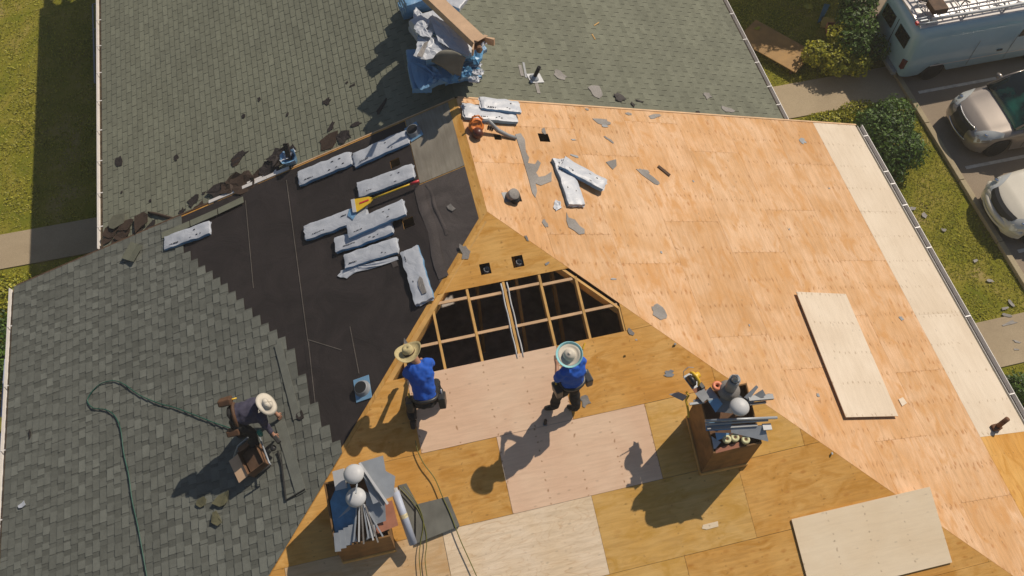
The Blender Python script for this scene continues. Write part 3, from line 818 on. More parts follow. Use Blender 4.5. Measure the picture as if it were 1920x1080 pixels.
for (u,w,l,a,mt,lab,cu) in [
 ((223,303),.13,.22,.3,0,'dark scrap near the left gutter, alone halfway up the rear roof',.04),
 ((330,295),.09,.14,.1,0,'small dark scrap left of the brown L shaped one',.03),
 ((447,294),.36,.17,.35,0,'brown rectangular scrap with a notch above the big dark heap',.03),
 ((442,303),.14,.16,.2,1,'small brown tongue under the notched rectangular scrap',.03),
 ((456,218),.07,.09,0,0,'tiny dark chip highest on the left half of the rear roof',.02),
 ((486,186),.05,.12,.2,0,'tiny upright dark sliver near the middle of the rear roof',.02),
 ((539,214),.06,.07,0,0,'tiny dark chip above the bucket like wrapper',.02),
 ((613,190),.13,.13,.4,0,'small round dark scrap below the shadow of the debris pile',.03),
 ((650,155),.06,.05,0,0,'left one of two tiny chips beside the pile shadow',.02),
 ((661,160),.10,.05,0,0,'right one of two tiny chips beside the pile shadow',.02),
 ((716,199),.30,.07,.75,0,'long thin dark scrap pointing at the corner of the pile shadow',.03),
 ((621,237),.22,.10,.85,0,'narrow slanted dark scrap above the brown square one',.03),
 ((667,233),.20,.09,-.2,0,'bow tie shaped dark scrap right of the narrow slanted one',.03),
 ((618,264),.34,.30,.25,1,'large brown square of felt above the top bundles',.04),
 ((645,256),.22,.26,.5,0,'crumpled black scrap touching the large brown square',.09),
 ((362,377),.24,.17,.5,0,'dark upper scrap of the pair above the rake strip',.05),
 ((374,389),.24,.16,.2,1,'reddish brown lower scrap of the pair above the rake strip',.05),
 ((341,397),.13,.10,.6,0,'dark crumpled end beside the long curled stick of felt',.05),
 ((228,300+60),.04,.05,0,0,'tiny chip beside the left gutter above the corner heap',.02),
 ((282,376),.05,.06,0,0,'tiny chip above the long curled stick of felt',.02),
 ((382,363),.07,.05,0,0,'tiny chip right of the dark pair of scraps',.02),
 ]: scrap('UL',u,w*1.2,l*1.2,a,(M_felt,M_brownfelt)[mt],lab,cu*.4,n=11,group=G1)
M_olive2=simple('old_shingle_face',(.12,.12,.085),.9)
# corner heap of tear-off by the left gutter
for (u,w,l,a,mt,lab,cu,h) in [
 ((222,412),.34,.30,.5,2,'green grey shingle leaning on the corner heap by the left gutter',.02,.08),
 ((236,423),.26,.30,.9,1,'dark brown shingle in the middle of the corner heap',.06,.06),
 ((263,415),.30,.32,.4,1,'brown square sheet at the right end of the corner heap',.04,.07),
 ((209,432),.30,.36,.2,1,'brown torn piece against the left gutter in the corner heap',.08,.03),
 ((232,440),.36,.24,.3,1,'wide brown piece low in the corner heap',.08,.03),
 ((258,436),.28,.20,.6,0,'dark folded piece low in the corner heap on its right',.10,.02),
 ((283,423),.26,.14,.7,0,'dark triangular piece at the right foot of the corner heap',.06,.02),
 ((203,449),.22,.14,.3,1,'rusty crumbs at the very corner of the roofs',.07,.02),
 ((218,450),.20,.12,.4,1,'brown curled strip along the rake at the corner heap',.07,.02),
 ((307,421),.25,.12,.4,2,'green grey flake between the corner heap and the curled stick',.03,.02)]:
    scrap('UL',u,w*1.2,l*1.15,a,(M_felt,M_brownfelt,M_olive2)[mt],lab,cu*.5,h=h,n=8,group='torn shingles heaped in the corner of the roofs')
for nm in ('old_green_grey_shingle',): pass
# big dark heap leaning on the rake
for (u,w,l,a,lab,cu,h,mt) in [
 ((412,358),.34,.34,.4,'dark left flap of the big felt heap against the rake',.16,.03,0),
 ((434,347),.42,.40,.3,'brown swollen middle of the big felt heap against the rake',.20,.05,1),
 ((459,342),.40,.36,.4,'brown upper part of the big felt heap against the rake',.16,.05,1),
 ((477,338),.30,.30,.5,'brown right flap of the big felt heap',.12,.03,1),
 ((503,316),.34,.36,1.1,'black pointed felt piece between the heap and the blue wrapper',.16,.04,0),
 ((520,292),.36,.28,.5,'dark felt piece standing behind the blue and white wrapper',.12,.08,0),
 ((540,288),.28,.22,.4,'dark piece touching the top of the blue and white wrapper',.10,.05,0)]:
    scrap('UL',u,w*1.25,l*1.15,a,(M_felt,M_brownfelt)[mt],lab,cu*.6,n=11,h=h,name='felt_heap',cat='felt heap',group='crumpled felt heaped along the rake edge')
t=thing('torn_wrapper','blue and white crumpled wrapper with a black felt stick, at the rake edge','wrapper',at('UL',(550,304),.3,.02))
mb=MB();mb.lathe([(.08,0),(.13,.1),(.17,.2),(.14,.19),(.10,.08),(.02,.03)],11,None,lambda r,a:.03*math.sin(a*3+r*9));mb.build('bag',M_wrapb,t)
mb=MB();mb.grid(6,3,lambda u,v:((u-.5)*.34,(v-.5)*.12+.06,.17+.03*math.sin(u*9+v*4)));mb.build('white_fold',M_wrap,t)
mb=MB();mb.bar((-.02,.0,.1),(.12,.16,.34),.10,.05);mb.build('felt_stick',M_felt,t)
# curled stick of felt
a,b=pt('UL',(278,398),.03),pt('UL',(332,411),.03)
mb=MB();mb.tube([a.lerp(b,i/6)+Vector((0,0,.01*math.sin(i))) for i in range(7)],[.02,.028,.03,.03,.032,.03,.02],8)
tag(mb.build('felt_roll',M_brownfelt,smooth=True),'thin curled roll of brown felt lying left of the rake strip','felt roll')
# bent green shingles on the corner of the new courses
t=thing('bent_shingle','two green grey old shingles folded over the top corner of the new courses','shingle',at('L',(251,474),-.62,.05))
for s,nm in ((-1,0),(1,1)):
    mb=MB();mb.col=.8;mb.box((s*.085,0,.03),(.17,.36,.008),Matrix.Rotation(-s*.12,4,'Y'));mb.build('flap',M_sh_old,t)
for (u,w,l,a,lab) in [((377,943),.20,.17,.3,'old green shingle piece, left one below the shadow of the bending worker'),
 ((418,938),.30,.26,.5,'largest green shingle piece below the bending worker\'s shadow'),
 ((404,970),.17,.30,.3,'pointed green shingle piece, lowest below the bending worker')]:
    o=scrap('L',u,w,l,a,M_scrapg,lab,.04,n=7,h=.05);o.data.materials.clear();o.data.materials.append(M_olive:=simple('olive_shingle_back',(.115,.11,.06),.9))
scrap('L',(42,946),.15,.10,.2,M_wrap,'small white torn paper on the new shingles near the left gutter',.03,n=7,h=.045,name='paper_scrap',cat='paper')
scrap('L',(56,815),.05,.20,.1,M_felt,'thin black sliver on the new shingles near the left gutter',.01,n=6,h=.045)
scrap('L',(563,778),.14,.16,.1,M_felt,'black torn hole like scrap on the stepped shingle edge',.01,n=8,h=.045)
scrap('L',(846,389),.10,.16,.4,M_scrapg,'tiny two tone flake on the felt near the hip peak',.03,n=6)
scrap('L',(762,645),.06,.22,.3,M_scrapg,'grey flat tool shaped flake by the straw hat worker',.03,n=7,h=.05)
# scraps on the plywood
for (u,w,l,a,lab,cu) in [
 ((1129,228),.30,.13,-.1,'wide grey scrap near the top of the plywood slope',.01),
 ((1134,236),.12,.06,0,'dark lip under the wide grey scrap near the top',.02),
 ((1227,218),.32,.08,.25,'curved grey scrap right of the wide one near the top edge',.01),
 ((1178,213),.12,.07,-.1,'small grey scrap between the wide and the curved one',.01),
 ((1101,205),.07,.05,0,'tiny grey scrap at the top edge above the wide one',.01),
 ((1142,262),.18,.05,-.8,'slim slanted grey scrap below the wide one',.01),
 ((1076,292),.15,.05,-.3,'slim dark scrap above the V of bundles',.02),
 ((1075,262),.09,.03,0,'tiny dark strip above the slim dark scrap',.01),
 ((1216,330),.42,.14,-.75,'lizard shaped grey scrap on the plywood slope',.008),
 ((1211,321),.12,.08,0,'round head of the lizard shaped grey scrap',.008),
 ((1022,419),.08,.16,.2,'small hooked grey scrap left of the spoon shaped one',.01),
 ((1236,587),.22,.28,.3,'egg shaped grey scrap above the right crate',.01),
 ((1229,580),.12,.12,.3,'grey ear of the egg shaped scrap above the right crate',.01),
 ((1505,264),.14,.15,.2,'dark grey triangular scrap beside the pale new plywood',.02),
 ((1555,353),.04,.03,0,'tiny dark speck close to the pale new plywood',.01),
 ((1690,597),.08,.08,.2,'dark chip right of the loose white sheet',.02),
 ((1240,473),.04,.05,0,'tiny dark speck in the middle of the plywood slope',.01),
 ((1183,623),.07,.12,.4,'small grey scrap at the right corner of the open hole',.02),
 ((1254,700),.15,.09,-.1,'dark grey triangular scrap left of the yellow saw',.02),
 ((1193,637),.04,.03,0,'tiny chip on the right hip above the triangular scrap',.01),
 ((1266,645),.05,.03,0,'tiny chip on the right hip line',.01),
 ((1443,742),.09,.06,.1,'grey chip right of the crate on the slope',.02),
 ((1534,741),.06,.06,0,'dark chip left of the loose white sheet\'s foot',.02),
 ((1097,752),.13,.17,.1,'round grey scrap at the right boot of the standing worker',.01),
 ((873,473),.15,.26,.1,'grey torn scrap lying over the left hip',.01),
 ((988,447),.03,.10,.3,'sliver on the golden triangle below the peak',.01),
 ((1026,494),.09,.03,.3,'tiny dark sliver beside the right square vent hole',.01),
 ((1150,523),.10,.03,-.1,'thin dark mark shaped scrap above the right end of the hole',.01)]:
    pl='F' if u in((1183,623),(1254,700),(1097,752),(988,447),(1026,494)) or (u==(873,473)) else 'R'
    scrap(pl,u,w*1.15,l*1.15,a,M_scrapg if 'dark' not in lab else M_galvd,lab,cu*.3,n=12,h=.004,group='torn grey scraps on the plywood')
def polyscrap(pl,pts,mat,label,th=.006,h=.004,name='shingle_scrap',cat='scrap',group=None,sub=None):
    P=[pt(pl,u,h) for u in pts];c=sum(P,Vector())/len(P);m=basis(pl,Vector((1,0,0)));m.translation=c;mi=m.inverted()
    mb=MB();mb.prism([((mi@p).x,(mi@p).y) for p in P],0,th)
    o=mb.build(name,mat,None,m);return tag(o,label,cat,group)
polyscrap('R',[(966,252),(976,250),(984,262),(986,285),(992,296),(990,306),(1003,308),(1008,300),(1014,306),(1009,318),(1005,324),(1010,332),(1022,330),(1034,322),(1034,340),(1014,348),(1004,344),(1007,358),(1004,371),(998,362),(988,325),(975,280)],M_scrapg,'long grey strip of leftover felt reaching down from the ridge bundles','.006' and .006)
polyscrap('R',[(1062,398),(1066,408),(1078,412),(1087,424),(1096,430),(1096,438),(1086,440),(1076,432),(1066,426),(1062,414)],M_scrapg,'spoon shaped grey scrap below the V of bundles')
polyscrap('R',[(1136,304),(1143,312),(1149,318),(1156,311),(1155,299),(1146,301)],M_scrapg,'two toned square scrap with a white stripe right of the V')
mb=MB();a,b=pt('R',(1234,311),.02),pt('R',(1256,329),.02);mb.bar(a,b,.05,.02);tag(mb.build('wood_stick',M_darkwood),'short brown stick right of the lizard shaped scrap','stick')
polyscrap('F',[(1684,747),(1692,745),(1700,757),(1691,761)],M_ply_white,'small square wood offcut right of the loose white sheet',.012,name='wood_offcut',cat='offcut') if False else polyscrap('R',[(1684,749),(1692,745),(1700,756),(1691,762)],M_ply_white,'small pale square offcut right of the loose white sheet',.012,name='wood_offcut',cat='offcut')
# scraps on the rear roof, sunny side
for (u,w,l,a,lab,mt) in [((1050,141),.28,.22,-.6,'grey torn patch right of the black vent pipe',0),((1160,184),.20,.22,.4,'black curled scrap near the plywood top edge',1),
  ((1186,196),.06,.14,.1,'small black scrap right of the curled one',1),((1118,172),.34,.34,.3,'large pale grey patch left of the black curled scrap',0),
  ((1326,179),.20,.20,.2,'grey patch on the right of the sunny rear roof',0),((1366,206),.28,.16,-.1,'grey smear of felt near the right end of the rear roof',0),
  ((1308,211),.09,.07,0,'tiny black chip at the plywood top edge',1),((1199,190),.20,.04,-.3,'thin curved twig of felt right of the black scraps',1)]:
    scrap('UR',u,w,l,a,M_scrapg if mt==0 else M_felt,lab,.006 if mt==0 else .06,n=11,h=.014,group='scraps on the sunny rear roof')
for (u,u2,lab) in [((1114,48),(1123,42),'yellow wood chip high on the sunny rear roof'),((1110,64),(1116,74),'brown wood chip below the yellow one')]:
    mb=MB();mb.bar(pt('UR',u,.02),pt('UR',u2,.02),.02,.01);tag(mb.build('wood_chip',M_lumber),lab,'wood chip')
# scraps fallen on the lawn and path
for (u,w,l,a,lab) in [((1711,391),.28,.18,-.5,'grey scrap on the lawn nearest the gutter, left one of the upper pair'),((1733,403),.20,.32,.3,'grey scrap on the lawn, right one of the upper pair'),
  ((1829,489),.20,.12,.2,'dark scrap alone in the middle of the lawn'),((1857,526),.28,.14,-.3,'pale scrap near the dark hole in the lawn'),
  ((1896,569),.16,.34,.3,'beige upright scrap, top of the three near the path'),((1884,578),.32,.10,0,'flat grey scrap, middle of the three near the path'),
  ((1888,591),.34,.15,-.5,'pale oval scrap, lowest of the three near the path'),((1893,606),.60,.14,.1,'long mauve scrap at the upper rim of the lower path'),
  ((1907,641),.30,.10,-.6,'mauve scrap in the middle of the lower path'),((1905,655),.22,.08,-.2,'small mauve scrap below the other on the lower path'),
  ((1889,712),.24,.30,.4,'grey hooked scrap on the lawn below the lower path'),((1912,712),.16,.14,.1,'small grey scrap at the picture edge below the lower path'),((1700,400),.10,.10,0,'white chip close to the gutter on the lawn'),((1769,431),.22,.16,0,'pale crumbs in the middle of the lawn')]:
    scrap('G',u,w*.65,l*.65,a,M_scrapg,lab,.012,n=9,h=.035,group='shingle scraps fallen on the lawn and path')

# ------------------------------------------------------------------ roof vents and pipes
def round_vent(pl,u,ang,size,label,stack=.08,blue=True):
    t=thing('roof_vent',label,'roof vent',at(pl,u,ang,.02))
    mb=MB();mb.box((0,0,.004),(size[0],size[1],.008));bevel(mb.build('flashing_plate',M_bluem if blue else M_galv,t),.004)
    mb=MB();mb.lathe([(.14,.008),(.125,.03),(.115,.05),(.112,stack),(.10,stack+.004)],22,caps=False);mb.build('collar',M_galvd,t,smooth=True)
    mb=MB();mb.lathe([(.104,stack+.001),(.0,stack+.002)],16);mb.build('throat',M_black,t)
    return t
round_vent('L',(680,729),-.02,(.28,.40),'blue square flashing with a round black vent opening above the lower crate')
round_vent('L',(776,247),.2,(.26,.36),'blue plated round vent beside the faded grey panel near the peak')
t=thing('vent_pipe','black upright plumbing pipe with a white flashing on the sunny rear roof','vent pipe',at('UR',(1001,147),.15,.02))
mb=MB();mb.box((.03,0,.004),(.30,.24,.008));mb.build('flashing_plate',M_white,t)
mb=MB();mb.lathe([(.10,.008),(.075,.03),(.05,.07)],18);mb.build('boot',M_galv,t,smooth=True)
mb=MB();mb.lathe([(.038,.0),(.038,.30),(.028,.30),(.028,.15),(.0,.15)],16);mb.build('pipe',M_black,t,smooth=True)
for (u,l,a,lab) in [((984,131),.42,1.45,'thin grey flashing strip standing left of the black vent pipe'),((1008,165),.28,1.5,'grey flat strip below the black vent pipe'),((977,132),.30,1.5,'second grey strip far left of the black vent pipe')]:
    m=at('UR',u,a,.016);mb=MB();mb.box((0,0,0),(l,.07 if l<.4 else .045,.005));tag(mb.build('flashing_strip',M_scrapg if l<.4 else M_galvd,None,m),lab,'flashing')
t=thing('vent_hood','grey bent duct hood standing beside its square hole near the hip peak','vent hood',at('R',(957,369),.1,.0))
mb=MB();mb.lathe([(.095,.0),(.10,.16),(.085,.165),(.0,.17)],18,Matrix.Rotation(.35,4,'X'));mb.build('hood',M_scrapg,t,smooth=True)
mb=MB();mb.box((-.01,0,.003),(.26,.2,.006));mb.build('plate',M_galvd,t)
mb=MB();mb.lathe([(.07,.0),(.085,.09),(.0,.1)],14,Matrix.Translation((.04,-.10,0)));mb.build('throat',M_black,t,smooth=True)
t=thing('rusty_pipe','short rusty brown pipe with a bracket on the pale new plywood','vent pipe',upright(pt('R',(1866,803),.0)))
mb=MB();mb.box((-.01,0,.04),(.16,.11,.12));mb.build('bracket',simple('rust',(.16,.07,.03),.8,var=.3),t)
mb=MB();mb.tube([(0,0,.06),(.08,.03,.34)],.045,12);mb.build('pipe',bpy.data.materials['rust'],t,smooth=True)
scrap('R',(1034-14,247),.10,.20,.1,M_scrapg,'slim grey flake above the larger square vent hole',.008,n=6,h=.004,group='torn grey scraps on the plywood')

# ------------------------------------------------------------------ loose plywood sheets
def loose(pl,c4,mat,label,h,thick=.016,parts=True):
    P=[pt(pl,u,h) for u in c4];c=sum(P,Vector())/4
    d=(P[1]-P[0])+(P[2]-P[3])
    e=(P[2]-P[1])+(P[3]-P[0]);lng=d if d.length>e.length else e
    m=basis(pl,lng);m.translation=c;L=lng.length/2;W=(e if lng is d else d).length/2
    mb=MB();mb.box((0,0,-thick/2),(L,W,thick))
    return tag(mb.build('loose_plywood',mat,None,m),label,'plywood sheet')
loose('R',[(1493,548),(1586,550),(1684,780),(1587,782)],M_ply_white,'white plywood sheet lying down the slope right of the right crate',.07)
loose('F',[(1482,975),(1743,912),(1786,1055),(1525,1118)],M_ply_bright,'white plywood sheet lying across the hip at the bottom right',.035)
# ------------------------------------------------------------------ yellow shovel
a,b=pt('L',(783,340),.12),pt('L',(664,386),.13)
t=thing('roofing_shovel','yellow roof stripping shovel with a red grip lying across the bundles','shovel',upright(b))
mb=MB();mb.tube([(a-b)*k for k in (.28,.5,.75,.90)],.016,8);mb.build('handle',M_yellow,t,smooth=True)
mb=MB();mb.tube([(a-b)*.89,(a-b)*1.02],.024,8);mb.build('grip',M_red,t,smooth=True)
d=(a-b).normalized();n=PL['L'][0].normalized();s=n.cross(d)
m=Matrix((d,s,n)).transposed().to_4x4()
mb=MB();mb.prism([(0,-.13),(.04,-.15),(.30,-.07),(.36,-.02),(.36,.02),(.30,.07),(.04,.13),(0,.14)],-.008,.008,m);mb.build('blade',M_yellow,t)
mb=MB();mb.prism([(-.04,-.13),(.03,-.15),(.03,.14),(-.04,.15)],-.003,.011,m);mb.build('scraper_edge',M_white,t)
mb=MB();mb.box((.2,0,.012),(.18,.03,.008),m);mb.build('print',M_red,t)
# ------------------------------------------------------------------ leaf blower
p0=pt('R',(893,236),.12)
t=thing('leaf_blower','orange backpack style blower with a long grey tube on the plywood below the ridge bundles','blower',upright(p0,.2))
mb=MB();mb.lathe([(.0,-.09),(.10,-.09),(.135,-.05),(.14,.0),(.135,.05),(.09,.075),(.085,.06),(.03,.06),(.0,.07)],18,Matrix.Rotation(.5,4,'X'));mb.build('fan_housing',M_orange,t,smooth=True)
mb=MB();mb.lathe([(.0,0),(.07,.0),(.10,.05),(.09,.14),(.03,.17),(.0,.17)],14,Matrix.Translation((-.04,-.15,-.10)));mb.build('engine_cover',simple('dark_red_plastic',(.10,.025,.015),.4),t,smooth=True)
mb=MB();mb.tube([(-.10,.02,.12),(-.04,.05,.20),(.06,.04,.20),(.12,.0,.12)],.018,8);mb.build('carry_handle',M_orange,t,smooth=True)
q=Matrix.Rotation(-.2,3,'Z')@(pt('R',(968,259),.03)-p0)
mb=MB();mb.tube([(.10,0,.03),(.22,-.02,.06),Vector(q)*.55+Vector((0,.03,.03)),Vector(q)*.8,q],[.04,.042,.04,.036,.034],10);mb.build('tube',M_galvd,t,smooth=True)
for k,(f) in enumerate((.3,.35,.4)):
    mb=MB();v=Vector(q);mb.tube([v*f+Vector((0,.02,.035)),v*(f+.02)+Vector((0,.02,.035))],.046,10);mb.build('tube_rib',M_blackp,t,smooth=True)

polyscrap('F',[(1318,984),(1346,977),(1347,987),(1325,993),(1316,991)],M_ply_bright,'torn pale paper strip stuck on the golden sheet at the bottom',.003,name='paper_strip',cat='paper')
random.seed(404)
for (u,lab) in (((1300,340),'tiny grey chip right of the lizard shaped scrap'),((1480,430),'tiny grey chip above the loose white sheet'),((1405,610),'tiny grey chip left of the loose white sheet'),((1560,850),'tiny grey chip below the loose white sheet')):
    scrap('R',u,.035,.05,random.random()*3,M_galvd,lab,.01,n=6,h=.003,group='torn grey scraps on the plywood')
# ------------------------------------------------------------------ pile of torn off bundles on the rear ridge
PL['H']=(Vector((0,0,1)),HG-DZ)
random.seed(41)
GP='shingle bundles and wrappers piled on the rear ridge'
RG=rag
def rag2(pl,pts,label,mat,h,**k): return RG(pl,pts,label,mat,h*1.4,**k)
def pb(u0,u1,W,h,label,H=.10,tilt=0.0,roll=0.0,blue=False,L=None):
    h=h*1.4 if h>.05 else h
    m,l=frame('H',u0,u1,h);m=m@Matrix.Rotation(tilt,4,'Y')@Matrix.Rotation(roll,4,'X')
    t=thing('shingle_bundle',label,'bundle',m,GP);sd=random.randint(0,999)
    bundle_mesh(L or l,W,H,sd).build('wrapper',[M_wrapb if blue else M_wrap,M_wrapb],t,smooth=True)
    return t
for k in range(5):
    pb((800+random.uniform(-3,3),120-k*4),(884+random.uniform(-3,3),112-k*4),.36,-.12+k*.155,'blue edged bundle, number %s from below in the pile at right'%['one','two','three','four','five'][k],.15,roll=random.uniform(-.04,.04))
for k in range(4):
    pb((826+random.uniform(-9,9),154-k*3),(897+random.uniform(-7,7),138-k*3),.30,-.14+k*.12,'bundle with white fringed end, %s layer of the pile\'s lower right corner'%['lowest','second','third','top'][k],.10,roll=random.uniform(-.06,.06),blue=(k!=2))
for k in range(4):
    pb((778+random.uniform(-4,4),70-k*4),(846,40-k*3),.36,-.1+k*.17,'%s bundle in the left hand stack of the ridge pile'%['bottom','second','third','top'][k],.16)
for k in range(4):
    pb((752+k*2,26-k*6),(822,8-k*6),.36,-.15+k*.17,'blue wrapped bundle at the picture\'s top edge, %s of its stack'%['lowest','second','third','topmost'][k],.15,blue=True)
pb((777,98),(790,178),.34,.10,'bright blue wrapped bundle hanging over the left side of the ridge pile',.12,tilt=-.08,roll=-.12,blue=True)
pb((800,162),(840,140),.24,.18,'small blue crumpled bundle at the foot of the ridge pile',.10,blue=True,tilt=.1)
pb((812,45),(872,88),.40,.52,'broad white bundle on top of the ridge pile',.09,tilt=.03)
pb((800,62),(822,38),.26,.56,'short white bundle with ragged corners on the pile\'s upper left',.09)
pb((842,2),(870,12),.34,.36,'white bundle behind the carton at the picture\'s top edge',.10)
pb((882,100),(900,92),.26,.34,'blue bundle under the carton\'s open end',.10,blue=True,L=.35)
rag2('H',[(806,30),(838,42),(868,62),(879,90),(878,106),(862,100),(842,90),(822,78),(815,60)],'large wrinkled white wrapper sheet covering the ridge pile',M_wrap,.66,crump=.022,group=GP)
rag2('H',[(784,72),(805,68),(830,76),(838,92),(812,112),(790,112),(776,104),(782,90)],'crumpled white wrapper with folds on the left of the ridge pile',M_wrap,.60,crump=.055,group=GP)
rag2('H',[(778,46),(795,34),(806,40),(800,55),(812,64),(806,70),(788,66),(778,58)],'ragged white wrapper corner at the pile\'s upper left',M_wrap,.66,crump=.06,group=GP)
rag2('H',[(770,118),(800,120),(830,132),(856,152),(846,156),(820,150),(800,168),(785,170)],'blue film drooping over the front of the ridge pile',M_wrapb,.26,crump=.07,group=GP,name='blue_film',cat='film')
rag2('H',[(796,80),(804,77),(792,108),(781,105)],'narrow grey green shingle sticking out of the crumpled wrapper',M_scrapg,.72,crump=.01,name='shingle_piece',cat='shingle',group=GP)
rag2('H',[(775,22),(781,14),(796,31),(790,36),(776,36)],'white triangular wrapper piece on the blue bundles',M_wrap,.48,crump=.03,group=GP)
rag2('H',[(858,50+48),(874,86),(905,88),(902,112),(893,124),(880,112)],'blue film under the open carton end',M_bluefilm,.42,crump=.10,group=GP,name='blue_film',cat='film')
for (u,lab) in (((895,122),'upper'),((899,136),'middle'),((892,150),'lower')):
    rag2('H',[(u[0]-14,u[1]-5),(u[0]+2,u[1]-6),(u[0]+9,u[1]-2),(u[0]+6,u[1]+6),(u[0]-12,u[1]+4)],lab+' white frayed wrapper end at the right side of the ridge pile',M_wrap,.36,crump=.05,group=GP)
rag2('H',[(845,138),(862,128),(885,126),(898,134),(884,142),(868,150),(850,156)],'dark blue crumpled film over the lower right of the ridge pile',M_bluefilm,.34,crump=.12,group=GP,name='blue_film',cat='film')
# drooping grey shingle sheet, curved
P4=[pt('H',u,h) for u,h in (((836,94),1.02),((874,108),.92),((808,115),.92),((862,152),.42))]
mb=MB()
def gs(u,v):
    a=P4[0].lerp(P4[1],u);b=P4[2].lerp(P4[3],u);p=a.lerp(b,v);p.z+=.10*math.sin(PI*v)*.8+.05*math.sin(PI*u);return p
mb.grid(8,8,gs)
o=mb.build('shingle_sheet',simple('olive_grey_sheet',(.17,.165,.14),.9),smooth=True);o.modifiers.new('t','SOLIDIFY').thickness=.008
tag(o,'smooth olive grey sheet bent over the front of the ridge pile','shingle sheet',GP)
# carton
a,b=pt('H',(790,-22),1.12),pt('H',(900,82),1.12)
t=thing('cardboard_carton','long tan cardboard carton with open flaps lying on the ridge pile','carton')
up=Vector((0,0,1));d=(b-a).normalized();s=up.cross(d).normalized()
M=Matrix((d,s,d.cross(s))).transposed().to_4x4();M.translation=b;t.matrix_world=M
Lc=(b-a).length
mb=MB()
for (c,dd) in (((-Lc/2,0,.075),(Lc,.24,.006)),((-Lc/2,0,-.075),(Lc,.24,.006)),((-Lc/2,.12,0),(Lc,.006,.15)),((-Lc/2,-.12,0),(Lc,.006,.15)),((-Lc,0,0),(.006,.24,.15))): mb.box(c,dd)
mb.build('carton_body',M_card,t)
for c,e,nm in (((.0,.13,.0),(.13,.20,.06),0),((.0,.0,.077),(.12,.02,.12),1),((.0,-.13,.0),(.10,-.20,-.02),2)):
    mb=MB()
    if nm==0: mb.prism([(0,.12),(.13,.20),(.11,.24),(-.01,.14)],-.075,.075)
    if nm==1: mb.box((.05,.03,.10),(.12,.22,.006),Matrix.Rotation(-.5,4,'Y'))
    if nm==2: mb.prism([(0,-.12),(.10,-.22),(.08,-.24),(-.01,-.13)],-.075,.075)
    mb.build('flap',M_card,t)
mb=MB();mb.grid(5,4,lambda u,v:(.0+.08*u,(v-.5)*.2,.02*math.sin(u*7+v*9)));mb.build('white_stuffing',M_wrap,t)
mb=MB();mb.tube([(.02,-.06,.0),(.12,-.10,.01),(.15,-.13,-.02)],[.05,.06,.03],9);mb.build('dark_core',M_cardd,t)
# ------------------------------------------------------------------ crates
def crate(pl,b0,bx,by,W,D,H,label,mat=M_crate):
    A=pt(pl,b0);d=(pt(pl,bx)-A).normalized()
    m=basis(pl,d);m.translation=A
    t=thing('tool_crate',label,'crate',m)
    zl=m.inverted().to_3x3()@Vector((0,0,1))          # world up in crate space: the sides stand plumb
    SH=Matrix(((1,0,zl.x,0),(0,1,zl.y,0),(0,0,zl.z,0),(0,0,0,1)))
    def MBs():
        q=MB();q0=q.box
        q.box=lambda c,d,M=None:q0(c,d,SH);return q
    W_,D_,T=W,D,.025
    for (c,dd) in (((W_/2,T/2,H/2),(W_,T,H)),((W_/2,D_-T/2,H/2),(W_,T,H)),((T/2,D_/2,H/2+.001),(T-.001,D_-2*T-.004,H)),((W_-T/2,D_/2,H/2+.001),(T-.001,D_-2*T-.004,H))):
        mb=MBs();mb.box(c,dd);bevel(mb.build('side_board',mat,t),.004)
    mb=MBs();mb.box((W_/2,D_/2,.02),(W_-2*T-.01,D_-2*T-.01,.03));mb.build('bottom_board',M_darkwood,t)
    for (c,dd) in (((W_/2,-.012,.05),(W_*1.02,.022,.08)),((-.012,D_/2,.05),(.022,D_,.08))):
        mb=MBs();mb.box(c,dd);bevel(mb.build('batten',M_lumber,t),.003)
    mb=MBs();mb.box((W_/2,D_/2,H*.46),(W_-2*T-.01,D_-2*T-.01,H*.84));mb.build('packed_load',M_cardd,t)
    return t
c1=crate('F',(1313,890),(1382,875),None,.78,.93,1.0,'wooden tool crate heaped with metal vents on the right of the hip slope')
c2=crate('F',(645,1055),(745,1032),None,.80,.95,.85,'wooden crate heaped with flashings by the left hip')
def HH(h): return 1.0+(h-.42)*1.7
def HL(h): return .86+(h-.36)*1.6
G2='metal roofing parts heaped in the right crate';G3='metal roofing parts heaped in the left crate'
def poly3(pts,mat,label,grp,th=.006,name='flashing_sheet',cat='flashing',pl='F',tiltn=None):
    P=[pt(pl,u,h) for u,h in pts];c=sum(P,Vector())/len(P);n=(P[1]-P[0]).cross(P[2]-P[0]).normalized()
    if n.z<0:n=-n
    x=(P[1]-P[0]).normalized();m=Matrix((x,n.cross(x),n)).transposed().to_4x4();m.translation=c;mi=m.inverted()
    mb=MB();mb.prism([((mi@p).x,(mi@p).y) for p in P],-th/2,th/2)
    o=mb.build(name,mat,None,m)
    return tag(o,label,cat,grp)
def rod(u0,h0,u1,h1,w,hh,mat,label,grp,name='metal_strip',cat='metal strip',rnd=False):
    a,b=pt('F',u0,h0),pt('F',u1,h1);mb=MB()
    if rnd: mb.tube([a,b],w/2,12)
    else: mb.bar(a,b,w,hh)
    o=mb.build(name,mat,smooth=False)
    if rnd:
        for p in o.data.polygons: p.use_smooth=len(p.vertices)==4
    return tag(o,label,cat,grp)
def dome(u,h,r,label,grp,mat=M_white):
    t=thing('dome_vent',label,'dome vent',upright(pt('F',u,h)),grp)
    mb=MB();mb.lathe([(r*.98,-.03),(r,-.027),(r*1.01,-.01),(r*.93,.006),(r*.82,.028),(r*.6,.046),(r*.35,.056),(0,.06)],26);mb.build('cap',mat,t,smooth=True)
    mb=MB();mb.lathe([(r*.55,-.16),(r*.55,-.036)],18);mb.build('neck',M_galv,t,smooth=True)
    return t
dome((1387,762),HH(.66),.145,'white dome vent cap on the right crate',G2)
t=thing('vent_stack','tall grey vent stack with a wide collar standing on the right crate','vent stack',upright(pt('F',(1366,733),HH(.52))),G2)
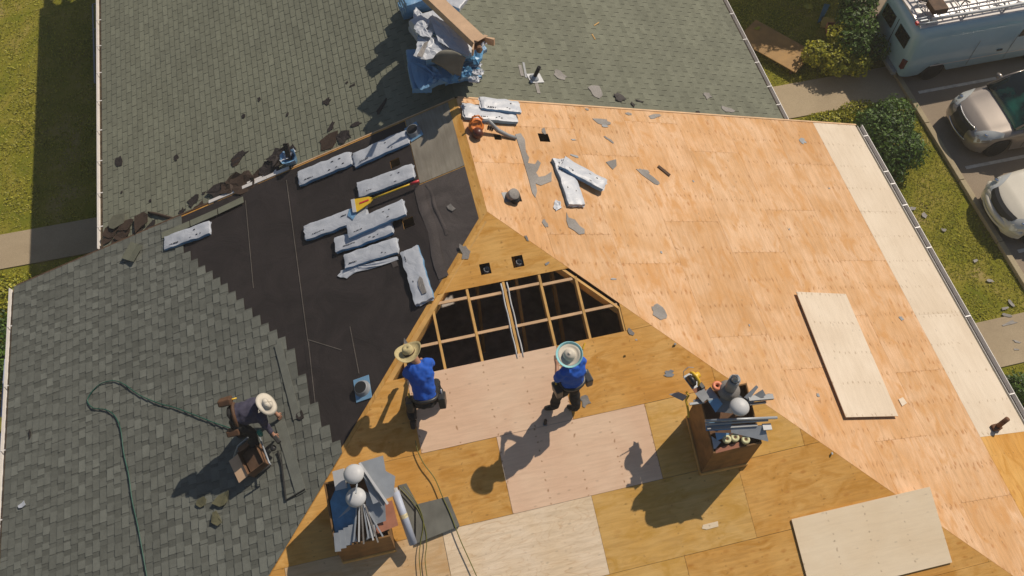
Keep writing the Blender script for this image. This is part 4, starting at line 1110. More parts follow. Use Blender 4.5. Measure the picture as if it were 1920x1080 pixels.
mb=MB();mb.lathe([(.165,.0),(.17,.03),(.13,.06),(.12,.10),(.0,.11)],24);mb.build('collar',M_scrapg,t,smooth=True)
mb=MB();mb.lathe([(.085,.08),(.085,.42),(.07,.42),(.07,.3),(0,.3)],20);mb.build('pipe',M_galvd,t,smooth=True)
mb=MB();mb.lathe([(.062,.40),(.066,.47),(.05,.48),(.03,.52),(0,.50)],9,None,lambda r,a:.02*math.sin(a*4));mb.build('crumpled_cap',M_galv,t)
poly3([((1318,738),HH(.46)),((1332,725),HH(.46)),((1352,752),HH(.50)),((1346,768),HH(.5)),((1326,748),HH(.48))],M_galv,'bent grey flashing left of the vent stack',G2)
poly3([((1303,738),HH(.48)),((1320,728),HH(.48)),((1330,745),HH(.5)),((1318,755),HH(.5))],M_galvd,'small dark flashing at the upper left corner of the right crate',G2)
poly3([((1328,752),HH(.49)),((1345,746),HH(.52)),((1355,757),HH(.54)),((1342,774),HH(.5))],M_bluem,'blue flashing tongue beside the white dome of the right crate',G2)
poly3([((1342,772),HH(.46)),((1350,745),HH(.5)),((1380,735),HH(.54)),((1395,748),HH(.54)),((1372,775),HH(.48))],M_galvd,'wide dull flashing under the white dome',G2)
poly3([((1395,745),HH(.52)),((1418,722),HH(.56)),((1422,726),HH(.56)),((1404,750),HH(.52))],M_galv,'narrow raised flashing pointing up right of the dome',G2)
poly3([((1399,750),HH(.50)),((1430,730),HH(.54)),((1436,741),HH(.54)),((1406,758),HH(.5))],M_galvd,'second raised flashing right of the dome',G2)
poly3([((1371,800),HH(.47)),((1434,797),HH(.48)),((1441,828),HH(.45)),((1370,811),HH(.45))],M_galv,'large pale flashing sheet at the lower right of the right crate',G2)
poly3([((1322,792),HH(.45)),((1372,790),HH(.46)),((1370,806),HH(.45)),((1324,808),HH(.44))],M_bluem,'blue shadowed sheet under the shiny tubes',G2)
poly3([((1341,811),HH(.44)),((1372,812),HH(.44)),((1355,822),HH(.44)),((1344,826),HH(.44))],M_bluem,'small blue triangle left of the tape rolls',G2)
poly3([((1334,818),HH(.43)),((1352,829),HH(.43)),((1342,841),HH(.43)),((1338,842),HH(.42))],M_galv,'small pale flashing at the front left of the right crate',G2)
poly3([((1342,841),HH(.42)),((1386,829),HH(.42)),((1389,838),HH(.42)),((1342,850),HH(.42))],M_brick,'brick red strip at the front of the right crate',G2,name='fibre_strip',cat='board')
poly3([((1298,730),HH(.46)),((1318,722),HH(.46)),((1330,740),HH(.44)),((1310,748),HH(.44))],M_brick,'brick red piece under the yellow saw',G2,name='fibre_strip',cat='board')
poly3([((1254,738),HH(.20)),((1272,734),HH(.24)),((1290,742),HH(.34)),((1280,752),HH(.34)),((1262,746),HH(.22))],M_galvd,'dark flashing jutting out left of the right crate',G2)
rod((1322,789),HH(.50),(1457,783),HH(.52),.045,.03,M_galv,'shiny upper metal tube across the right crate',G2,'metal_tube','metal tube',True)
rod((1324,796),HH(.48),(1440,788),HH(.50),.035,.03,M_galv,'shiny lower metal tube across the right crate',G2,'metal_tube','metal tube',True)
rod((1326,803),HH(.46),(1420,797),HH(.48),.04,.02,M_galvd,'flat metal strip below the shiny tubes',G2)
rod((1293,758),HH(.46),(1320,754),HH(.47),.035,.03,M_galv,'short bright bar at the left rim of the right crate',G2)
rod((1300,752),HH(.45),(1322,748),HH(.47),.03,.03,M_galvd,'short dark bar at the left rim of the right crate',G2)
rod((1403,748),HH(.52),(1449,744),HH(.50),.08,.05,M_galvd,'dark square duct end sticking out to the right',G2,'square_duct','duct')
rod((1405,758),HH(.50),(1436,754),HH(.49),.04,.02,M_scrapg,'pale strip below the dark square duct',G2)
rod((1430,801),HH(.48),(1446,800),HH(.48),.10,.03,M_white,'white block at the right end of the flashings',G2,'white_block','block')
for i,(u,l) in enumerate((((1362,825),'left'),((1377,822),'middle'),((1397,826),'right, half hidden'))):
    t=thing('tape_roll','yellowish tape roll in the right crate, %s one of three'%l,'tape roll',upright(pt('F',u,HH(.42))),'tape rolls in the right crate')
    mb=MB();mb.lathe([(.024,.0),(.062,.0),(.066,.01),(.066,.045),(.062,.055),(.024,.055),(.024,.0)],18);mb.build('roll',simple('pale_yellow',(.62,.60,.34),.5) if i==0 else bpy.data.materials['pale_yellow'],t,smooth=True)
    mb=MB();mb.lathe([(.010,.01),(.022,.01),(.022,.057),(.010,.05)],12);mb.build('core',M_cardd,t)
t=thing('orange_tape','orange tape roll between the saw and the vent stack','tape roll',upright(pt('F',(1344,725),HH(.50))),None)
mb=MB();mb.lathe([(.03,.0),(.075,.0),(.08,.02),(.075,.05),(.03,.05),(.03,0)],18);mb.build('roll',simple('salmon_tape',(.75,.24,.12),.5),t,smooth=True)
# circular saw
t=thing('cordless_saw','yellow and black cordless saw at the upper left corner of the right crate','saw',upright(pt('F',(1300,712),HH(.44)),.3))
mb=MB();mb.lathe([(0,-.03),(.09,-.03),(.095,0),(.09,.03),(0,.035)],22,Matrix.Rotation(PI/2,4,'Y')@Matrix.Translation((0,0,-.04)));mb.build('blade_guard',M_blackp,t,smooth=True)
mb=MB();mb.box((.0,.0,-.07),(.16,.28,.012));mb.build('base_plate',M_galv,t)
mb=MB();mb.tube([(.01,-.12,.0),(.03,-.08,.07),(.03,.0,.10),(.02,.07,.09),(.03,.11,.02)],[.02,.026,.028,.026,.024],10);mb.build('handle',M_yellow,t,smooth=True)
mb=MB();mb.lathe([(0,0),(.045,0),(.05,.03),(.045,.1),(0,.11)],14,Matrix.Translation((.03,.03,0))@Matrix.Rotation(PI/2,4,'Y'));mb.build('motor',M_yellow,t,smooth=True)
mb=MB();mb.box((.04,-.15,.0),(.07,.10,.07));bevel(mb.build('battery',M_blackp,t),.01)
mb=MB();mb.tube([(-.08,.12,-.05),(-.09,.16,.10),(0,.17,.14),(.09,.14,.08)],.006,6);mb.build('wire_guard',M_galv,t)
mb=MB();mb.tube([pt('F',(1287,735),HH(.42)),pt('F',(1291,742),HH(.40)),pt('F',(1286,750),HH(.38)),pt('F',(1290,768),HH(.36)),pt('F',(1291,783),HH(.36))],.018,7)
tag(mb.build('yellow_strap',M_yellow,smooth=True),'short yellow strap hanging on the left rim of the right crate','strap')
# left crate load
dome((663,888),HL(.60),.145,'upper white dome vent cap on the left crate',G3)
dome((667,932),HL(.52),.145,'lower white dome vent cap on the left crate, shaded along one edge',G3)
poly3([((672,868),HL(.50)),((718,854),HL(.50)),((723,883),HL(.50)),((741,893),HL(.50)),((738,930),HL(.46)),((700,945),HL(.46))],M_galv,'large pointed grey flashing at the back right of the left crate',G3)
poly3([((683,920),HL(.44)),((722,938),HL(.44)),((724,976),HL(.40)),((700,985),HL(.40)),((690,975),HL(.40))],M_galv,'grey flashing sheet in the middle of the left crate',G3)
poly3([((624,884),HL(.40)),((645,878),HL(.42)),((650,915),HL(.42)),((630,920),HL(.40))],M_white,'white box corner at the back left of the left crate',G3,.05,'white_box','box')
poly3([((630,915),HL(.38)),((655,905),HL(.40)),((668,950),HL(.38)),((665,985),HL(.36)),((628,1002),HL(.34)),((619,940),HL(.36))],M_bluefilm,'deep blue sheet on the left of the left crate',G3,.008,'blue_sheet','sheet')
for k in range(4):
    rod((631+k*9,999-k*5),HL(.385)+.002*k,(634+k*10,1034-k*6),HL(.36),.085,.006,M_bluem if k==9 else M_galv,'pale metal strip at the lower left of the left crate, %s from the left'%['first','second','third','fourth'][k],G3)
for k in range(7):
    rod((671+k*3,925+k*5),HL(.42)+.01*(k%3),(664+k*9,1012+(k%3)*5-k*1),HL(.40),.022,.02,[M_galv,M_white,M_scrapg][k%3],'long thin metal strip in the sheaf, number %s from the left'%['one','two','three','four','five','six','seven'][k],G3)
rod((674,868),HL(.56),(727,945),HL(.50),.035,.03,M_white,'upper white angle bar slanting over the left crate',G3,'angle_bar','bar')
rod((678,880),HL(.53),(719,948),HL(.48),.035,.02,M_galvd,'lower dark angle bar slanting over the left crate',G3,'angle_bar','bar')
rod((670,905),HL(.60),(667,925),HL(.66),.018,.02,M_galv,'short strip propped on the lower white dome',G3)
poly3([((640,965),HL(.44)),((655,948),HL(.46)),((657,955),HL(.46)),((648,962),HL(.45)),((634,972),HL(.42))],M_galv,'small bright hooked metal scrap on the deep blue sheet',G3,.004,'metal_scrap','scrap')
poly3([((708,948),HL(.37)),((735,938),HL(.37)),((747,985),HL(.37)),((703,1003),HL(.37))],M_brick,'brick red board on the right part of the left crate',G3,.012,'fibre_board','board')
poly3([((686,1012),HL(.36)),((694,985),HL(.40)),((707,982),HL(.40)),((703,1004),HL(.36))],M_white,'white crumpled pipe end at the front of the left crate',G3,.04,'pipe_end','pipe end')
# roll of membrane leaning beside the left crate
a,b=pt('F',(741,922),.42),pt('F',(775,1020),.24)
t=thing('membrane_roll','long pale blue roll of membrane with a yellow print beside the left crate','roll')
mb=MB();mb.tube([a,b],.062,18);o=mb.build('roll',simple('pale_membrane',(.40,.45,.56),.5,var=.08),t)
for p in o.data.polygons:p.use_smooth=len(p.vertices)==4
mb=MB();mb.tube([a.lerp(b,.42),a.lerp(b,.50)],.0635,18);mb.build('print_band',simple('band_print',(.62,.56,.36),.5,var=.3,scale=20),t)
mb=MB();mb.tube([a+(a-b)*.06,a],.05,12);mb.build('core_tube',M_white,t)
# grey shingle sheets beside the left crate
poly3([((780,946),.035),((840,931),.035),((862,986),.035),((780,1019),.035)],simple('grey_board',(.15,.15,.13),.9,var=.25,scale=3),'grey weathered board under the green hose right of the left crate',None,.05,'grey_board','board')
poly3([((747,910),.012),((762,906),.012),((783,945),.012),((792,1010),.008),((770,1012),.008)],bpy.data.materials['grey_board'],'darker grey board partly under the membrane roll',None,.02,'grey_board','board')
# hoses
def hose(pl,pts,r,mat,label,h=.03,name='air_hose'):
    P=[pt(pl,u,h) for u in pts];out=[]
    for i in range(len(P)-1):
        p0,p1,p2,p3=P[max(i-1,0)],P[i],P[i+1],P[min(i+2,len(P)-1)]
        for k in range(5):
            t_=k/5;out.append(.5*((2*p1)+(p2-p0)*t_+(2*p0-5*p1+4*p2-p3)*t_*t_+(3*p1-p0-3*p2+p3)*t_**3))
    out.append(P[-1]);mb=MB();mb.tube(out,r,7)
    return tag(mb.build(name,mat,smooth=True),label,'hose')
hose('L',[(432,803),(400,792),(385,786),(330,765),(300,757),(262,741),(235,722),(215,714),(190,719),(172,735),(164,752),(175,765),(198,768),(215,780),(226,805),(232,850),(241,890),(248,940),(258,985),(268,1040),(277,1090),(285,1130)],.0095,M_green,'green air hose looping over the grey shingles to the bending worker',.055)
hose('F',[(779,826),(783,845),(795,870),(815,897),(830,932),(845,965),(862,1010),(880,1050),(898,1090)],.008,M_greeny,'green hose running from the straw hat worker over the grey board',.075)
hose('F',[(748,914),(768,935),(785,958),(797,990),(800,1020),(797,1050),(802,1090)],.007,M_greeny,'yellowish hose, right one of the pair beside the left crate',.07)
hose('F',[(756,912),(778,938),(790,962),(794,985),(789,1015),(786,1045),(790,1090)],.007,M_greeny,'yellowish hose, left one of the pair beside the left crate',.075)
# small tools
t=thing('black_tool','short black handled tool standing on the pink sheet beside the standing worker','tool',upright(pt('F',(1022,795),.0)))
mb=MB();mb.lathe([(.022,0),(.028,.02),(.026,.16),(.018,.18),(0,.185)],12);mb.build('grip',M_black,t,smooth=True)
mb=MB();mb.lathe([(.036,-.004),(.036,.012),(.0,.014)],12);mb.build('foot',M_galvd,t)
mb=MB();mb.bar(pt('F',(1097,643),.015),pt('F',(1093,655),.015),.02,.015);tag(mb.build('yellow_pencil',M_yellow),'tiny yellow stick on the sheathing above the standing worker\'s hat','stick')
for (p,q,lab) in (((525,852),(541,940),'long arm'),((541,940),(574,917),'short arm')):
    pass
t=thing('roofing_square','black L shaped bar lying on the shingles below the bending worker\'s hand','bar')
mb=MB();mb.tube([pt('L',(521,845),.06),pt('L',(528,870),.055),pt('L',(536,937),.055)],.014,6);mb.build('long_arm',M_black,t)
mb=MB();mb.tube([pt('L',(536,938),.055),pt('L',(572,917),.055)],.013,6);mb.build('short_arm',M_black,t)
# ------------------------------------------------------------------ people
def skinned(name,chains,mat,parent,sub=2,label=None):
    """chains: list of (points, radii); chains share a joint when their coordinates coincide"""
    vs=[];rad=[];ed=[];idx={}
    roots=[];comp=[]
    for pts,rs in chains:
        prev=None
        for p,r in zip(pts,rs):
            k=tuple(round(c,4) for c in p)
            if k not in idx:
                idx[k]=len(vs);vs.append(Vector(p));rad.append(r)
            i=idx[k]
            if prev is not None and prev!=i: ed.append((prev,i))
            prev=i
    me=bpy.data.meshes.new(name);me.from_pydata(vs,ed,[])
    o=link(name,me,parent,label=label)
    me.materials.append(mat)
    sk=o.modifiers.new('skin','SKIN');sk.use_smooth_shade=True;sk.branch_smoothing=.5
    lay=me.skin_vertices[0].data if me.skin_vertices else None
    par=list(range(len(vs)))
    def find(a):
        while par[a]!=a:a=par[a]
        return a
    for a,b in ed: par[find(a)]=find(b)
    seen=set()
    for i in range(len(vs)):
        r=rad[i];lay[i].radius=(r,r) if not isinstance(r,tuple) else r
        f=find(i)
        lay[i].use_root=f not in seen
        seen.add(f)
    s=o.modifiers.new('sub','SUBSURF');s.levels=sub;s.render_levels=sub
    return o
def hand(wr,el,palm_n,size=1.0,curl=.6):
    """five finger chains and a palm from the wrist; returns chains"""
    d=(wr-el).normalized();n=palm_n.normalized();n=(n-d*n.dot(d)).normalized();s=n.cross(d)
    ch=[]
    for k,(off,l) in enumerate(((-.033,.062),(-.011,.074),(.011,.078),(.033,.068))):
        b=wr+d*.085*size+s*off*size
        p1=b+(d*math.cos(curl*.5)+n*math.sin(curl*.5))*l*.5*size
        p2=p1+(d*math.cos(curl*1.3)+n*math.sin(curl*1.3))*l*.3*size
        p3=p2+(d*math.cos(curl*2.0)+n*math.sin(curl*2.0))*l*.25*size
        ch.append(([wr+d*.045*size+s*off*.7*size,b,p1,p2,p3],[.013,.0105,.0095,.009,.0075]))
    b=wr+d*.03*size-s*.022*size;p1=b+(d*.6-s*.8)*.04*size;p2=p1+(d*.85-s*.2+n*.4)*.035*size
    ch.append(([b,p1,p2],[.014,.0115,.009]))
    palm=([wr,wr+d*.04*size,wr+d*.085*size],[.026,(.040),(.036)])
    return [palm]+ch,d,n,s
def person(label,J,shirt,pants,hat,shoe=M_boot,sleeve=.6,palm=Vector((0,0,-1))):
    nk=(J['shL']+J['shR'])/2;hv=J['head']-nk
    if hv.length>.235: J['head']=nk+hv*(.235/hv.length)
    base=(J['anL']+J['anR'])/2;base.z=min(J['anL'].z,J['anR'].z)-.07
    t=thing('person',label,'person',upright(base))
    K={k:v-base for k,v in J.items()}
    W=K
    mid=lambda a,b,f=.5:a.lerp(b,f)
    sh=mid(W['shL'],W['shR']);hp=mid(W['hipL'],W['hipR'])
    up=(sh-hp).normalized()
    neck=sh+up*.03;headb=W['head']-(W['head']-neck).normalized()*.09
    ch=[([hp,mid(hp,sh,.35),mid(hp,sh,.7),neck,headb,W['head'],W['head']+(W['head']-headb).normalized()*.07],[.11,.10,.11,.055,.075,.098,.07])]
    for s in('L','R'):
        ch.append(([mid(hp,sh,.7),W['sh'+s],mid(W['sh'+s],W['el'+s]),W['el'+s],mid(W['el'+s],W['wr'+s]),W['wr'+s]],[.11,.055,.046,.04,.036,.028]))
        ch.append(([hp,W['hip'+s],W['kn'+s],W['an'+s]],[.11,.085,.055,.04]))
    body=ch[:]
    for s in('L','R'):
        hc,_,_,_=hand(W['wr'+s],W['el'+s],palm)
        body+=hc
    b=skinned('body',body,M_skin,t,2)
    # face
    f=W.get('face',Vector((0,1,0))).normalized();hd=W['head'];u_=(hd-headb).normalized();sd=f.cross(u_).normalized()
    mb=MB();mb.lathe([(0,.045),(.012,.03),(.018,.0),(.0,-.012)],8,Matrix.Translation(hd+f*.095-u_*.01));mb.build('nose',M_skin,t,smooth=True)
    for s in(-1,1):
        mb=MB();mb.lathe([(0,.03),(.016,.02),(.02,0),(.014,-.02),(0,-.03)],10,Matrix.Translation(hd+sd*s*.098-u_*.01));mb.build('ear',M_skin,t,smooth=True)
        mb=MB();mb.lathe([(0,.012),(.011,.006),(.013,0),(.011,-.006),(0,-.012)],8,Matrix.Translation(hd+sd*s*.035+f*.092+u_*.015));mb.build('eye',M_white,t,smooth=True)
    mb=MB();mb.tube([hd+f*.09-u_*.05-sd*.025,hd+f*.098-u_*.052,hd+f*.09-u_*.05+sd*.025],.006,6);mb.build('mouth',M_brick,t,smooth=True)
    skinned('hair',[([hd-f*.03-u_*.03,hd-f*.02+u_*.03,hd+u_*.07],[.095,.105,.07])],M_hair,t,2)
    # shirt and trousers: lofted rings and limb tubes fused into one cloth surface
    fw0=W.get('fwd',f);fw0=(fw0-up*fw0.dot(up)).normalized();rt0=fw0.cross(up).normalized()
    def rings(mb,R_):
        vs=[];n=20
        for (p,a_,b_) in R_:
            for k in range(n):
                q=2*PI*k/n;vs.append(p+rt0*a_*math.cos(q)+fw0*b_*math.sin(q))
        fs=[(i*n+k,i*n+(k+1)%n,(i+1)*n+(k+1)%n,(i+1)*n+k) for i in range(len(R_)-1) for k in range(n)]
        fs+=[tuple(range(n))[::-1],tuple((len(R_)-1)*n+k for k in range(n))];mb.add(vs,fs)
    def fuse(nm,mb,mat,vox=.013):
        o=mb.build(nm,mat,t)
        r=o.modifiers.new('fuse','REMESH');r.mode='VOXEL';r.voxel_size=vox;r.use_smooth_shade=True
        q=o.modifiers.new('smooth','SMOOTH');q.factor=.8;q.iterations=7
        tx=bpy.data.textures.get('cloth_folds') or bpy.data.textures.new('cloth_folds','CLOUDS');tx.noise_scale=.11;tx.noise_depth=1
        dp=o.modifiers.new('folds','DISPLACE');dp.texture=tx;dp.strength=.040;dp.mid_level=.5;dp.texture_coords='LOCAL'
        return o
    mb=MB();P_=lambda q:hp+(sh-hp)*q
    rings(mb,[(P_(.02),.175,.14),(P_(.2),.178,.145),(P_(.5),.185,.145),(P_(.75),.205,.15),(P_(.92),.195,.125),(P_(1.02),.14,.09),(P_(1.10),.07,.065)])
    for s in('L','R'):
        e=mid(W['sh'+s],W['el'+s],min(1,sleeve));pts=[mid(sh,W['sh'+s],.45),W['sh'+s]+(sh-W['sh'+s])*.12,mid(W['sh'+s],W['el'+s],.35),e];rr=[.085,.078,.075,.070]
        if sleeve>1: pts[-1]=W['el'+s];pts.append(mid(W['el'+s],W['wr'+s],.85));rr.append(.045);rr[3]=.062
        mb.tube(pts,rr,14)
    fuse('shirt',mb,shirt)
    mb=MB();rings(mb,[(P_(.12),.168,.135),(hp,.18,.15),(P_(-.10),.165,.145)])
    for s in('L','R'):
        mb.tube([mid(hp,W['hip'+s],.7)+up*.02,mid(W['hip'+s],W['kn'+s],.25),mid(W['hip'+s],W['kn'+s],.6),W['kn'+s],mid(W['kn'+s],W['an'+s],.45),mid(W['kn'+s],W['an'+s],.94)],[.105,.108,.098,.086,.084,.076],14)
    fuse('trousers',mb,pants)
    for s in('L','R'):
        skinned('boot',[([W['an'+s]+Vector((0,0,.04)),W['an'+s]+Vector((0,0,-.02)),mid(W['an'+s],W['toe'+s],.55)+Vector((0,0,-.01)),W['toe'+s]],[.058,.06,.05,.038])],shoe,t,2)
    # belt with pouches
    r=[];fw=W.get('fwd',f);fw=(fw-up*fw.dot(up)).normalized();rt=fw.cross(up).normalized()
    bc=mid(hp,sh,.12)
    mb=MB();pts=[bc+rt*.183*math.cos(a)+fw*.15*math.sin(a) for a in [2*PI*i/20 for i in range(21)]]
    Mx=None;mb.tube(pts,.030,7,False);mb.build('tool_belt',M_belt if shirt is M_shirt2 else M_blackp,t,smooth=True)
    for (s,k) in ((1,'R'),(-1,'L')):
        c=bc+rt*s*.25-up*.10
        M=Matrix((rt,fw,up)).transposed().to_4x4();M.translation=c
        mb=MB();mb.box((0,0,0),(.10,.20,.20),M,1.15);o=mb.build('tool_pouch',M_belt if shirt is M_shirt2 else M_blackp,t);bevel(o,.02,2)
        mb=MB();mb.tube([c+up*.05+fw*.04,c+up*.17+fw*.05],.014,7);mb.build('tool_handle',M_yellow if s<0 else M_galv,t,smooth=True)
    # hat
    hM=Matrix((sd,f,u_)).transposed().to_4x4();tl=J.get('hat_tilt')
    hu=J.get('hatup')
    if hu is not None:
        hu=hu.normalized();xx=hu.cross(Vector((0,1,0))).normalized()*-1;hM=Matrix((xx,hu.cross(xx),hu)).transposed().to_4x4();u_=hu
    hM.translation=hd+u_*.045
    hM=hM@Matrix.Scale(.93,4)
    if 'hatM' in J: pass
    hat(t,hM)
    return t
def hat_straw(t,M):
    mb=MB();mb.lathe([(.225,.035),(.20,.012),(.14,.0),(.098,.004),(.092,.05),(.085,.10),(.05,.118),(0,.10)],30,M,lambda r,a:(.035*(r/.225)**2*math.cos(2*a)*(r>.12)),caps=False);o=mb.build('hat',M_straw,t,smooth=True)
    o.modifiers.new('s','SOLIDIFY').thickness=.004
    mb=MB();mb.lathe([(.101,.006),(.098,.03)],30,M);mb.build('hat_band',M_belt,t,smooth=True)
def hat_bucket(t,M):
    mb=MB();mb.lathe([(.205,-.02),(.16,.0),(.105,.012),(.10,.05),(.088,.09),(.05,.11),(0,.112)],30,M,lambda r,a:.012*math.sin(3*a)*(r>.12)+.008*math.sin(5*a)*(r<.1),caps=False);o=mb.build('hat',M_hatw,t,smooth=True)
    o.modifiers.new('s','SOLIDIFY').thickness=.005
    mb=MB();mb.tube([M@Vector((.0,-.10,.0)),M@Vector((.02,-.22,-.02)),M@Vector((.06,-.25,-.03)),M@Vector((.05,-.21,-.02))],.005,5);mb.build('chin_cord',M_hatw,t)
def hat_blue(t,M):
    # upturned pale blue rim around a cream brim with the crown towards one side
    mb=MB();mb.lathe([(.175,.03),(.14,.008),(.10,.0),(.098,.03),(.085,.085),(.05,.108),(0,.112)],30,M,lambda r,a:.02*math.cos(2*a)*(r>.12),caps=False);o=mb.build('hat',M_hatw,t,smooth=True)
    o.modifiers.new('s','SOLIDIFY').thickness=.005
    mb=MB();mb.lathe([(.212,.055),(.20,.048),(.172,.026)],30,M,lambda r,a:.02*math.cos(2*a),caps=False);o=mb.build('hat_rim',M_hatb,t,smooth=True)
    o.modifiers.new('s','SOLIDIFY').thickness=.006
PF=lambda u,h:pt('F',u,h)
# standing worker in the blue shirt
feet=(PF((1048,765),.0)+PF((1078,775),0))/2
def off(c,x,y,z): return c+Vector((x,y,z))
c=PF((1062,768),0)
gz=lambda p,pl='F':zat(pl,p.x,p.y)
def foot(x,y,pl,h=.09): return Vector((x,y,zat(pl,x,y)+h))
rt=Vector((.93,.36,0)).normalized();fw=Vector((-.36,.93,0)).normalized()   # faces up the slope, a little to the left
hipc=Vector((c.x+.05,c.y+.06,0));hipc.z=zat('F',c.x,c.y)+.90
shc=hipc+fw*.06+Vector((0,0,.47))
J=dict(head=shc+fw*.10+Vector((0,0,.20)),face=(fw*.8-Vector((0,0,.6))),fwd=fw,hatup=Vector((-.10,-.22,1)),
 shL=shc-rt*.19,shR=shc+rt*.19,hipL=hipc-rt*.10,hipR=hipc+rt*.10)
J['elL']=J['shL']-rt*.03+fw*.05+Vector((0,0,-.28));J['elR']=J['shR']+rt*.05+fw*.06+Vector((0,0,-.27))
J['wrL']=J['elL']+fw*.19+rt*.13+Vector((0,0,.03));J['wrR']=J['elR']+fw*.19-rt*.14+Vector((0,0,.05))
aL=foot(hipc.x-rt.x*.24-.02,hipc.y-rt.y*.24+.08,'F');aR=foot(hipc.x+rt.x*.10,hipc.y+rt.y*.10-.14,'F')
J['anL']=aL;J['anR']=aR;J['knL']=(aL+J['hipL'])/2+fw*.05-rt*.02;J['knR']=(aR+J['hipR'])/2+fw*.07
tv=Vector((-.9,.15,0)).normalized()
J['toeL']=aL+tv*.17+Vector((0,0,-.05));J['toeR']=aR+(fw*.7-rt*.5)*.19+Vector((0,0,-.03))
person('standing worker in a bright blue shirt and a cream hat with pale blue rim',J,M_shirt,M_pants,hat_blue,sleeve=.95,palm=Vector((0,0,1)))
# kneeling worker in the straw hat
k0=PF((772,772),0)
fw=Vector((-.12,1,0)).normalized();rt=Vector((1,.12,0)).normalized()
hipc=PF((799,752),.50)
shc=PF((786,684),.92)
J=dict(head=PF((768,663),1.02),hatup=Vector((-.25,.40,1)),face=Vector((-.25,.75,-.6)),fwd=Vector((-.1,.8,-.45)),shL=shc-rt*.18+Vector((0,0,-.03)),shR=shc+rt*.165+Vector((0,0,-.03)),hipL=hipc-rt*.10,hipR=hipc+rt*.10)
print('torso',(shc-hipc).length,hipc,shc)
J['elL']=J['shL']+Vector((-.05,-.02,-.29));J['wrL']=J['elL']+Vector((.03,.20,-.16))
J['elR']=J['shR']+Vector((.0,.10,-.28));J['wrR']=J['elR']+Vector((-.10,.17,-.17))
kL=Vector((hipc.x-.24,hipc.y+.22,0));kL.z=zat('F',kL.x,kL.y)+.10
kR=Vector((hipc.x+.20,hipc.y+.26,0));kR.z=zat('F',kR.x,kR.y)+.42
aL=Vector((hipc.x-.26,hipc.y-.10,0));aL.z=zat('F',aL.x,aL.y)+.09
aR=Vector((hipc.x+.24,hipc.y+.10,0));aR.z=zat('F',aR.x,aR.y)+.09
J.update(knL=kL,knR=kR,anL=aL,anR=aR,toeL=aL+Vector((-.02,-.12,-.05)),toeR=aR+Vector((0.02,.18,.0)))
person('kneeling worker in a bright blue shirt and straw hat at the left hip',J,M_shirt,M_pants,hat_straw,sleeve=.6)
# bending worker on the shingles
PLl=lambda u,h:pt('L',u,h)
hipc=PLl((436,780),.82);shc=PLl((484,762),.80)
ax=(shc-hipc);print('torso3',ax.length)
fw=Vector((ax.x,ax.y,0)).normalized();rt=fw.cross(Vector((0,0,1))).normalized()
shc=hipc+fw*.44+Vector((0,0,.02))
J=dict(head=PLl((502,756),.88),face=(fw*.5-Vector((0,0,.85))),fwd=Vector((0,0,-1))+fw*.2,shL=shc-rt*.18,shR=shc+rt*.18,hipL=hipc-rt*.10,hipR=hipc+rt*.10)
J['elR']=PLl((496,795),.50);J['wrR']=PLl((512,814),.30)
J['elL']=J['shL']+Vector((.05,.02,-.28));J['wrL']=J['elL']+Vector((.10,-.12,-.18))
aR=PLl((478,842),.09);aL=PLl((448,815),.09)
J.update(knR=(J['hipR']+aR)/2+fw*.13,knL=(J['hipL']+aL)/2+fw*.13,anR=aR,anL=aL,toeR=aR+fw*.17+Vector((0,0,-.02)),toeL=aL+fw*.17+Vector((0,0,-.02)))
person('worker in slate shirt and cream hat bending over the new grey shingles',J,M_shirt2,M_pants,hat_bucket,sleeve=1.5,palm=Vector((-.3,.2,-1)))
# nail gun in his hand
w=PLl((520,826),.16)
t=thing('nail_gun','black nail gun in the bending worker\'s hand','nail gun',upright(w,.5))
mb=MB();mb.box((0,0,.10),(.07,.20,.06));bevel(mb.build('handle',M_black,t),.015)
mb=MB();mb.lathe([(.0,-.14),(.02,-.13),(.035,-.05),(.045,.05),(.04,.12),(.0,.13)],12,Matrix.Translation((0,.10,.03)));mb.build('driver',M_blackp,t,smooth=True)
mb=MB();mb.lathe([(0,-.02),(.045,-.02),(.05,.0),(.045,.03),(0,.03)],14,Matrix.Translation((-.12,-.07,.02)));mb.build('coil_magazine',M_blackp,t,smooth=True)
# open carton of nails
A=PLl((448,862),0)
m=basis('L',(PLl((470,892),0)-PLl((450,850),0)));m.translation=PLl((484,864),.05);m=m@Matrix.Scale(1.22,4)
t=thing('nail_carton','open dark carton with one tan flap by the bending worker','carton',m)
for (c_,d_) in (((0,.13,.09),(.36,.006,.18)),((0,-.13,.09),(.36,.006,.18)),((-.18,0,.09),(.006,.26,.18)),((.18,0,.09),(.006,.26,.18)),((0,0,.01),(.34,.24,.01))):
    mb=MB();mb.box(c_,d_);mb.build('carton_side',M_cardd,t)
mb=MB();mb.box((0,-.21,.16),(.36,.15,.006),Matrix.Rotation(.05,4,'X'));mb.build('flap',M_card,t)
mb=MB();mb.box((-.19,0,.19),(.07,.20,.006));mb.build('flap',M_cardd,t)
mb=MB();mb.box((0,0,.10),(.30,.2,.06));mb.build('nail_coils',M_darkwood,t)
t=thing('wire_stand','thin light metal wire stand around the nail carton','stand',m)
mb=MB();mb.tube([(-.26,.2,.10),(.25,.2,.20),(.28,.2,.18)],.012,8);mb.build('rail',M_galv,t,smooth=True)
mb=MB();mb.tube([(-.24,-.25,.06),(-.29,-.10,.14),(-.28,.08,.16),(-.26,.2,.10)],.010,8);mb.build('side_bar',M_galv,t,smooth=True)
mb=MB();mb.tube([(.28,.2,.19),(.27,-.06,.16)],.013,8);mb.build('end_bar',M_black,t,smooth=True)
t=thing('green_bottle','small teal bottle beside the bending worker\'s knee','bottle',upright(PLl((489,815),.30)))
